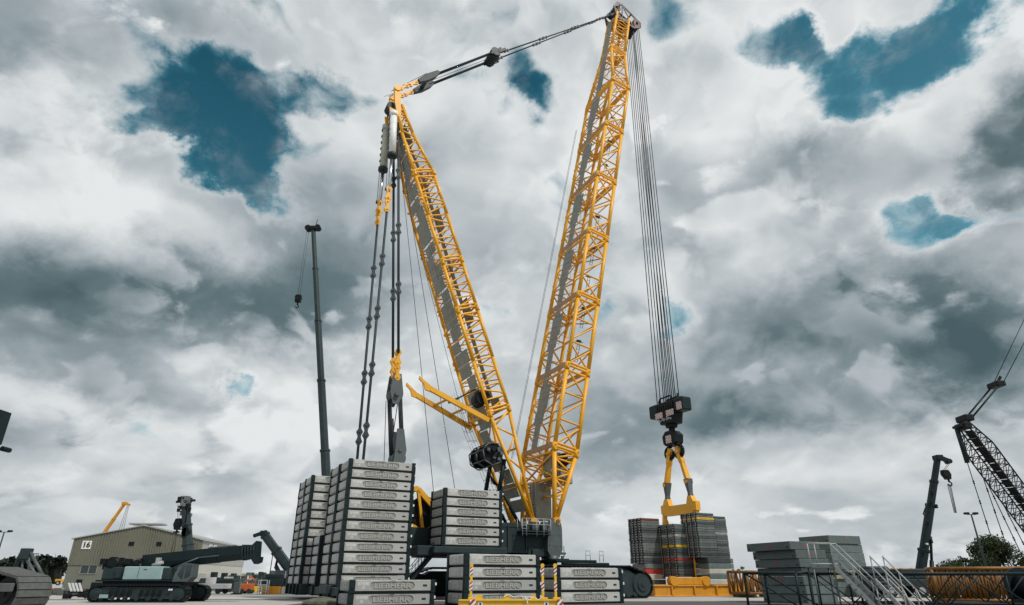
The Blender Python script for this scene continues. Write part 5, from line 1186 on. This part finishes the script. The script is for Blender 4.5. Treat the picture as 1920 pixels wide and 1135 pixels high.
m = MB(); m.tube(T + V((1.2, -.7, -4.0)), T + V((1.2, .1, -4.0)), .6, n=16); m.bbox(T.x + .7, T.x + 1.35, T.y - .7, T.y, T.z - 4.8, T.z - 2.9, .06); m.build('boom_winch', M['black'], t); m = MB(); m.tube(T + V((1.1, -.7, -7.8)), T + V((1.1, 0, -7.8)), .42, n=14); m.build('boom_winch', M['black'], t)
hk = at(334, 982, D_) - b0; m = MB()
for dx in (-.1, .1): m.tube((T.x - 1.1 + dx, T.y, T.z), (hk.x + dx, hk.y, hk.z + .3), .025, n=4)
m.build('hoist_rope', M['rope'], t); m = MB(); e1, e2 = at(317, 1052, D_) - b0, at(323, 1052, D_) - b0; m.tube((hk.x - .1, hk.y, hk.z - 1.1), e1, .05, n=5); m.tube((hk.x + .1, hk.y, hk.z - 1.1), e2, .05, n=5); m.build('sling_rope', M['rope'], t)
mobile_carrier(t, c_.x, c_.y, R(175), M['pale'], 8, 2.5)
h = thing('hook_block', 'dark hook block hanging before the hall from the upright grey crane', 'hook block', hk + b0)
m = MB(); m.prism([(-.4, -.3, .7), (.3, -.3, .75), (.5, -.3, .15), (.3, -.3, -.9), (-.3, -.3, -.9), (-.6, -.3, -.15)], (0, .6, 0)); m.tube((0, -.38, .05), (0, .38, .05), .45, n=14); m.build('sheave_housing', M['black'], h)
m = MB(); m.tube((0, 0, -.8), (0, 0, -1.2), .12, n=8); m.tube((-.45, 0, -1.2), (.45, 0, -1.2), .11, n=8); m.path([V((.2 * math.sin(a), 0, -1.15 + .2 * math.cos(a))) for a in [R(x) for x in range(0, 271, 30)]], .06, 7); m.build('hook', M['black'], h)
# leaning telescopic crane left of the stacks
D_ = 88.; tip = at(496, 1003, D_); base = at(552, 1082, D_); b0 = V((base.x, base.y, 0)); tp_ = tip - b0; bp = base - b0; bp.z = max(bp.z, 1.8)
t = thing('telescopic_crane', 'grey telescopic crane boom leaning left beside the farthest ballast stack', 'crane', b0)
tele_boom(t, bp, tp_, [(.95, 1.15), (.85, 1.0)], M['dark'], [.62, 1.])
m = MB(); m.bbox(tp_.x - .5, tp_.x + .3, tp_.y - .5, tp_.y + .5, tp_.z - .2, tp_.z + .5, .08); m.beam(tp_ + V((.2, 0, .4)), tp_ + V((-1.4, 0, -.15)), .5, .4); m.build('boom_head', M['dark2'], t)
m = MB(); m.tube((-1.6, 0, 1.6), bp.lerp(tp_, .3) + V((-1.2, 0, -.3)), .26, n=10); m.tube(bp.lerp(tp_, .3) + V((-1.2, 0, -.3)), bp.lerp(tp_, .52), .16, n=10); m.build('luffing_cylinder', M['black'], t)
m = MB(); e = at(505, 1082, D_) - b0; m.tube(bp.lerp(tp_, .62) + V((-.3, 0, 0)), e, .06, n=5); m.build('hoist_rope', M['rope'], t); mobile_carrier(t, 1.2, 0, R(180), M['dark'], 6.5, 2.4)
# ballast container with yellow base under it
def W0(px, D): q = at(px, 1086, D); return V((q.x, q.y, 0))
o = W0(518, 74); t = thing('ballast_box', 'dark box on a yellow base left of the hanging tray', 'ballast box', o)
m = MB(); m.bbox(-1.1, 1.5, -1, 1, .75, 1.6, .04); m.bbox(-.9, .9, -1, 1, 1.6, 1.95, .04); m.build('box', M['dark'], t)
m = MB(); m.bbox(-1.0, 1.0, -1.1, 1.1, .0, .75, .04); m.build('base', M['orange'], t); m = MB(); m.bbox(1.05, 1.85, -1.1, 1.1, 0, .7, .04); m.bbox(1.2, 1.3, -1., -.9, .7, 2.2, .01); m.bbox(1.7, 1.8, -1., -.9, .7, 2.2, .01); m.build('end_frame', M['pale'], t)
# information panel on feet
o = W0(447, 72); t = thing('panel_board', 'grey upright steel panel standing on feet in the yard', 'panel', o, R(-20))
m = MB(); m.bbox(-.4, .4, -.06, .06, .12, 1.2, .02); m.build('panel', M['lead'], t)
for x in (-.35, .35): m = MB(); m.bbox(x - .08, x + .08, -.35, .35, 0, .12, .02); m.build('foot', M['black'], t)
m = MB(); m.bbox(.40, .46, -.07, .07, .12, 1.2, .01); m.build('edge_trim', M['pale'], t)
# orange work platform, dark green machine, white frame, small junk
o = W0(468, 76); t = thing('lift_platform', 'small orange work machine behind the grey panel', 'work machine', o)
m = MB(); m.bbox(-.7, .5, -.5, .5, .25, 1.0, .06); m.build('body', mat('orange_red', (.55, .12, .02), .5), t)
m = MB(); m.tube((-.4, 0, 1.), (.1, 0, 1.75), .08, n=7); m.tube((.1, 0, 1.75), (.7, 0, 1.2), .07, n=7); m.build('arm', mat('orange_arm', (.55, .12, .02), .5), t)
for x in (-.45, .3): m = MB(); m.tube((x, -.55, .25), (x, .55, .25), .25, n=14); m.build('wheel', M['rubber'], t)
o = W0(478, 80); t = thing('pallet', 'yellow crate of rigging gear right of the orange machine', 'crate', o); m = MB(); m.bbox(-.6, .6, -.5, .5, .05, .7, .04); m.build('box', M['yellow2'], t); m = MB(); m.tube((-.4, 0, .7), (.4, 0, .9), .12, n=8); m.build('pipe', M['bark'], t)
o = W0(496, 72); t = thing('scaffold_frame', 'white tubular frame with shelves before the yellow based box', 'frame', o)
m = MB()
for x in (-.45, .45):
    for y in (-.3, .3): m.tube((x, y, 0), (x, y, 1.35), .05, n=6)
for z in (1.35, .9): m.tube((-.45, -.3, z), (.45, -.3, z), .05, n=6)
m.build('tube_frame', M['white'], t); m = MB()
for z in (.25, .5, .75): m.bbox(-.42, .42, -.28, .28, z, z + .08, .01)
m.build('shelf', M['pale'], t)
o = W0(427, 84); t = thing('generator', 'dark green machine housing among the clutter beside the hall', 'generator', o)
m = MB(); m.bbox(-1.1, 1.0, -.7, .7, .3, 1.5, .15); m.build('housing', M['dark2'], t); m = MB(); m.bbox(-.3, .5, -.5, .5, 1.5, 1.72, .04); m.build('exhaust_hood', M['pale'], t)
for x in (-.7, .7): m = MB(); m.tube((x, -.75, .3), (x, -.5, .3), .3, n=14); m.build('wheel', M['rubber'], t)
o = W0(404, 75); t = thing('white_van', 'small white truck parked behind the upright crane carrier', 'truck', o, R(170))
m = MB(); m.bbox(-1.6, .4, -.8, .8, .5, .75, .04); m.bbox(-1.6, .3, -.8, .8, .75, 1.0, .03); m.build('flatbed', M['white'], t); m = MB(); m.prism([(.4, -.8, .4), (1.7, -.8, .4), (1.7, -.8, 1.0), (1.3, -.8, 1.65), (.4, -.8, 1.65)], (0, 1.6, 0)); cb = m.build('cab', M['white'], t)
m = MB(); m.prism([(.6, -.82, 1.05), (1.5, -.82, 1.05), (1.25, -.82, 1.55), (.6, -.82, 1.55)], (0, 1.64, 0)); m.build('window', M['glass'], cb)
for x in (-1.0, 1.15): 
    for y in (-.75, .6): m = MB(); m.tube((x, y, .33), (x, y + .15, .33), .33, n=16); m.build('wheel', M['rubber'], t)
o = W0(151, 56); t = thing('barrier_frame', 'black and white striped barrier leaning on a rail frame before the hall', 'barrier', o)
for k in range(4): m = MB(); x = -.55 + k * .28; m.hexa([(x, -.05, .55), (x + .16, -.05, .55), (x + .16, .0, .55), (x, 0, .55), (x - .38, -.05, 1.18), (x - .22, -.05, 1.18), (x - .22, 0, 1.18), (x - .38, 0, 1.18)]); m.build('striped_board', M['white'], t)
m = MB(); m.bbox(-.8, .7, .02, .1, .45, .6, .02); m.tube((-.9, 0, .1), (1.2, 0, .5), .07, n=7); m.tube((-.6, 0, 0), (-.6, 0, .6), .06, n=6); m.tube((.8, 0, 0), (.5, 0, .6), .06, n=6); m.bbox(-.95, -.5, -.3, .3, 0, .4, .05); m.build('rail_frame', M['black'], t)
random.seed(5)
for k, (px, D, lab, mt) in enumerate(((100, 70, 'rusty brown heap of steel parts left of the hall', M['rust']), (118, 72, 'pale wrapped bundle of parts by the hall corner', M['pale']), (128, 68, 'grey wrapped drum stack by the hall wall', M['lead']), (180, 60, 'dark coil of chain before the hall wall', M['black']), (165, 64, 'brown timber pile before the hall wall', M['bark']))):
    o = W0(px, D); m = MB()
    for j in range(14): x, y, z, s = random.uniform(-.8, .8), random.uniform(-.4, .4), random.uniform(.05, .5), random.uniform(.1, .28); (m.bbox(x - s, x + s, y - s, y + s, max(0, z - s), z + s, .03) if j % 2 else m.tube((x - s * 2, y, z), (x + s * 2, y + .1, z + .1), s * .4, n=8))
    tag(m.build('material_heap', mt, loc=o), lab, 'material heap')
for k in range(14):
    px = random.uniform(400, 545); D = random.uniform(92, 120); o = W0(px, D); m = MB(); s = random.uniform(.6, 1.3)
    m.bbox(-s, s, -.6, .6, .05, random.uniform(.9, 2.0), .06); m.bbox(-s * .6, s * .2, -.5, .5, .9, random.uniform(2.0, 2.6), .06)
    tag(m.build('stored_machine', random.choice((M['dark2'], M['black'], M['grey'], M['dark'])), loc=o), 'dark stored machine part in the row beyond the grey panel', 'machine part', 'stored machine parts in the far row')
random.seed(33)
cm = [M['dark2'], M['pale'], M['lead'], M['bark'], M['white'], M['yellow2'], M['rust'], M['leaf2'], M['black'], M['teal']]
for k in range(46):
    px = random.uniform(392, 545); D = random.uniform(84, 105); o = W0(px, D); m = MB(); s = random.uniform(.12, .34); kind = k % 4
    if kind == 0: m.bbox(-s, s, -s, s, 0, s * random.uniform(1.2, 3.2), .03); m.tube((-s, 0, s), (s * 1.6, 0, s * 1.8), .06, n=6)
    elif kind == 1: h_ = random.uniform(.9, 2.0); m.tube((0, 0, 0), (random.uniform(-.3, .3), 0, h_), .06, n=6); m.tube((-.4, 0, h_ * .6), (.5, 0, h_ * .8), .05, n=6); m.bbox(-.2, .2, -.2, .2, 0, .3, .03)
    elif kind == 2: m.tube((-s, -s, s), (-s, s, s), s, n=16); m.bbox(-s, s * 2, -s * .5, s * .5, s * .4, s * 1.6, .03)
    else: m.prism([(-s * 2, 0, 0), (s * 2, 0, 0), (s * 1.2, 0, s * 2.6), (-s * .4, 0, s * 3.4)], (0, .12, 0)); m.tube((-s * 2, .06, 0), (s * 1.5, .06, s * 3.8), .05, n=6)
    tag(m.build('yard_gear', random.choice(cm), loc=o), 'small piece of gear in the clutter between the hall and the ballast stacks', 'yard gear', 'small gear cluttering the yard beside the hall')
# low far hall, trees, wood
o = W0(500, 190); t = thing('far_hall', 'low far hall with a pale green roof edge', 'hall', o)
m = MB(); m.box(-13.5, 16, 0, 12, 0, 2.2); m.build('wall', M['bark'], t); m = MB(); m.box(-14, 16.5, -.4, 12.4, 2.2, 2.9); m.build('roof', mat('roof_green', (.30, .32, .16), .7), t)
for i, px in enumerate((392, 404, 418, 430, 441)): tree('leafy tree between the hall corner and the far hall', px, 150, 4.2 + (i % 3) * .5, 3.6, M['leaf'], 10, 40 + i, 'small trees beside the hall', 120, .3)
m = MB(); random.seed(9)
for i in range(240):
    px = random.uniform(-160, 112); D = random.uniform(210, 260); o = W0(px, D); hgt = (2.2 + 3.6 * max(0, math.sin((px + 40) / 62))) * random.uniform(.75, 1.1) + 2.2; r = random.uniform(1.4, 2.6)
    for j in range(60):
        d = V((random.gauss(0, 1), random.gauss(0, 1), random.gauss(0, .8))); d = d.normalized() * r * random.random() ** .4; c = o + V((d.x, d.y, max(.2, hgt - r * .7 + d.z))); a = V((random.gauss(0, 1), random.gauss(0, 1), random.gauss(0, 1))).normalized(); b = a.cross(V((.3, .5, .8))).normalized(); k = len(m.v); s = .75
        m.v += [c - a * s, c + b * s, c + a * s, c - b * s]; m.face([k, k + 1, k + 2, k + 3])
    m.tube(o, o + V((0, 0, hgt)), .8, .5, n=5)
w = m.build('woodland', M['wood']); w['kind'] = 'stuff'
# far grey lattice mast on the left, lamp pole at the left edge
D_ = 120.; b = W0(52, D_); t = thing('derrick_mast', 'grey A shaped crane mast before the far wood on the left', 'crane', b); top = at(50, 1033, D_) - b
m = MB()
for x in (-.9, .9): m.tube((x * .9 - .2, 0, 0), (top.x + x * .5, 0, top.z), .2, n=7)
for k in range(6): z = top.z * (k + .5) / 6; m.tube((-.8, 0, z), (.7, 0, z), .1, n=5)
m.build('mast', M['grey'], t); m = MB(); m.bbox(top.x - .8, top.x + .9, -.6, .6, top.z - 1.4, top.z + .4, .1); m.tube((top.x - 1.3, 0, top.z - 2.6), (top.x - .8, 0, top.z - .4), .35, n=8); m.build('mast_head', M['dark'], t)
m = MB(); e = at(84, 1086, D_) - b; m.tube((top.x + .8, 0, top.z - .3), e, .28, n=7); m.tube((top.x + .5, 0, top.z - 1.5), e + V((-1.2, 0, 0)), .28, n=7); m.build('boom', M['grey'], t)
lamp_post('tall lamp pole with twin heads at the left edge of the yard', 8, 998, 0, 95, .8)
# crawler undercarriage near us, lower left corner
p = at(66, 1086, 31); t = thing('crawler_undercarriage', 'large dark crawler with pale track shoes in the lower left corner', 'crawler', (p.x, p.y + .3, 0), R(-16))
crawler('crawler_track', -11.5, 0, 0, 1.6, 1.95, t, frm=M['black'], shoe=mat('worn_track_shoe', (.085, .09, .085), .7, var=.3, scale=4, dirt=.5), slope=2.6, pitch=.30)
m = MB(); m.bbox(-1.5, -.3, -1.0, -.84, .95, 1.3, .03); m.build('step_plate', M['lead'], t); m = MB(); m.prism([(-3.2, -.98, .95), (-1.9, -.98, .95), (-1.8, -.98, 1.25), (-2.1, -.98, 1.5), (-3.1, -.98, 1.5)], (0, .14, 0)); m.build('side_cover', M['dark2'], t)
# boom head of a crane standing just outside the left edge
D_ = 36.; tip = at(10, 800, D_); b0 = V((tip.x - 6.5, tip.y, 0)); q = tip - b0
t = thing('telescopic_crane', 'dark boom end of a crane poking in at the left edge', 'crane', b0)
m = MB(); a, b = at(22, 775, D_) - b0, at(3, 834, D_) - b0
m.prism([a, b, b + V((-3.0, 0, -.9)), V((-.4, 0, 3.0)) + V((0, q.y, 0)), V((-1.6, q.y, 3.4)), a + V((-3.2, 0, .75))], (0, -1.0, 0)); m.build('boom', M['dark2'], t)
m = MB(); c = at(2, 840, D_) - b0; m.tube((c.x - .1, c.y + .2, c.z), (c.x - .1, c.y + .8, c.z), .14, n=10); m.build('boom_pin', M['black'], t); mobile_carrier(t, -1, .5, R(90), M['dark'], 9)
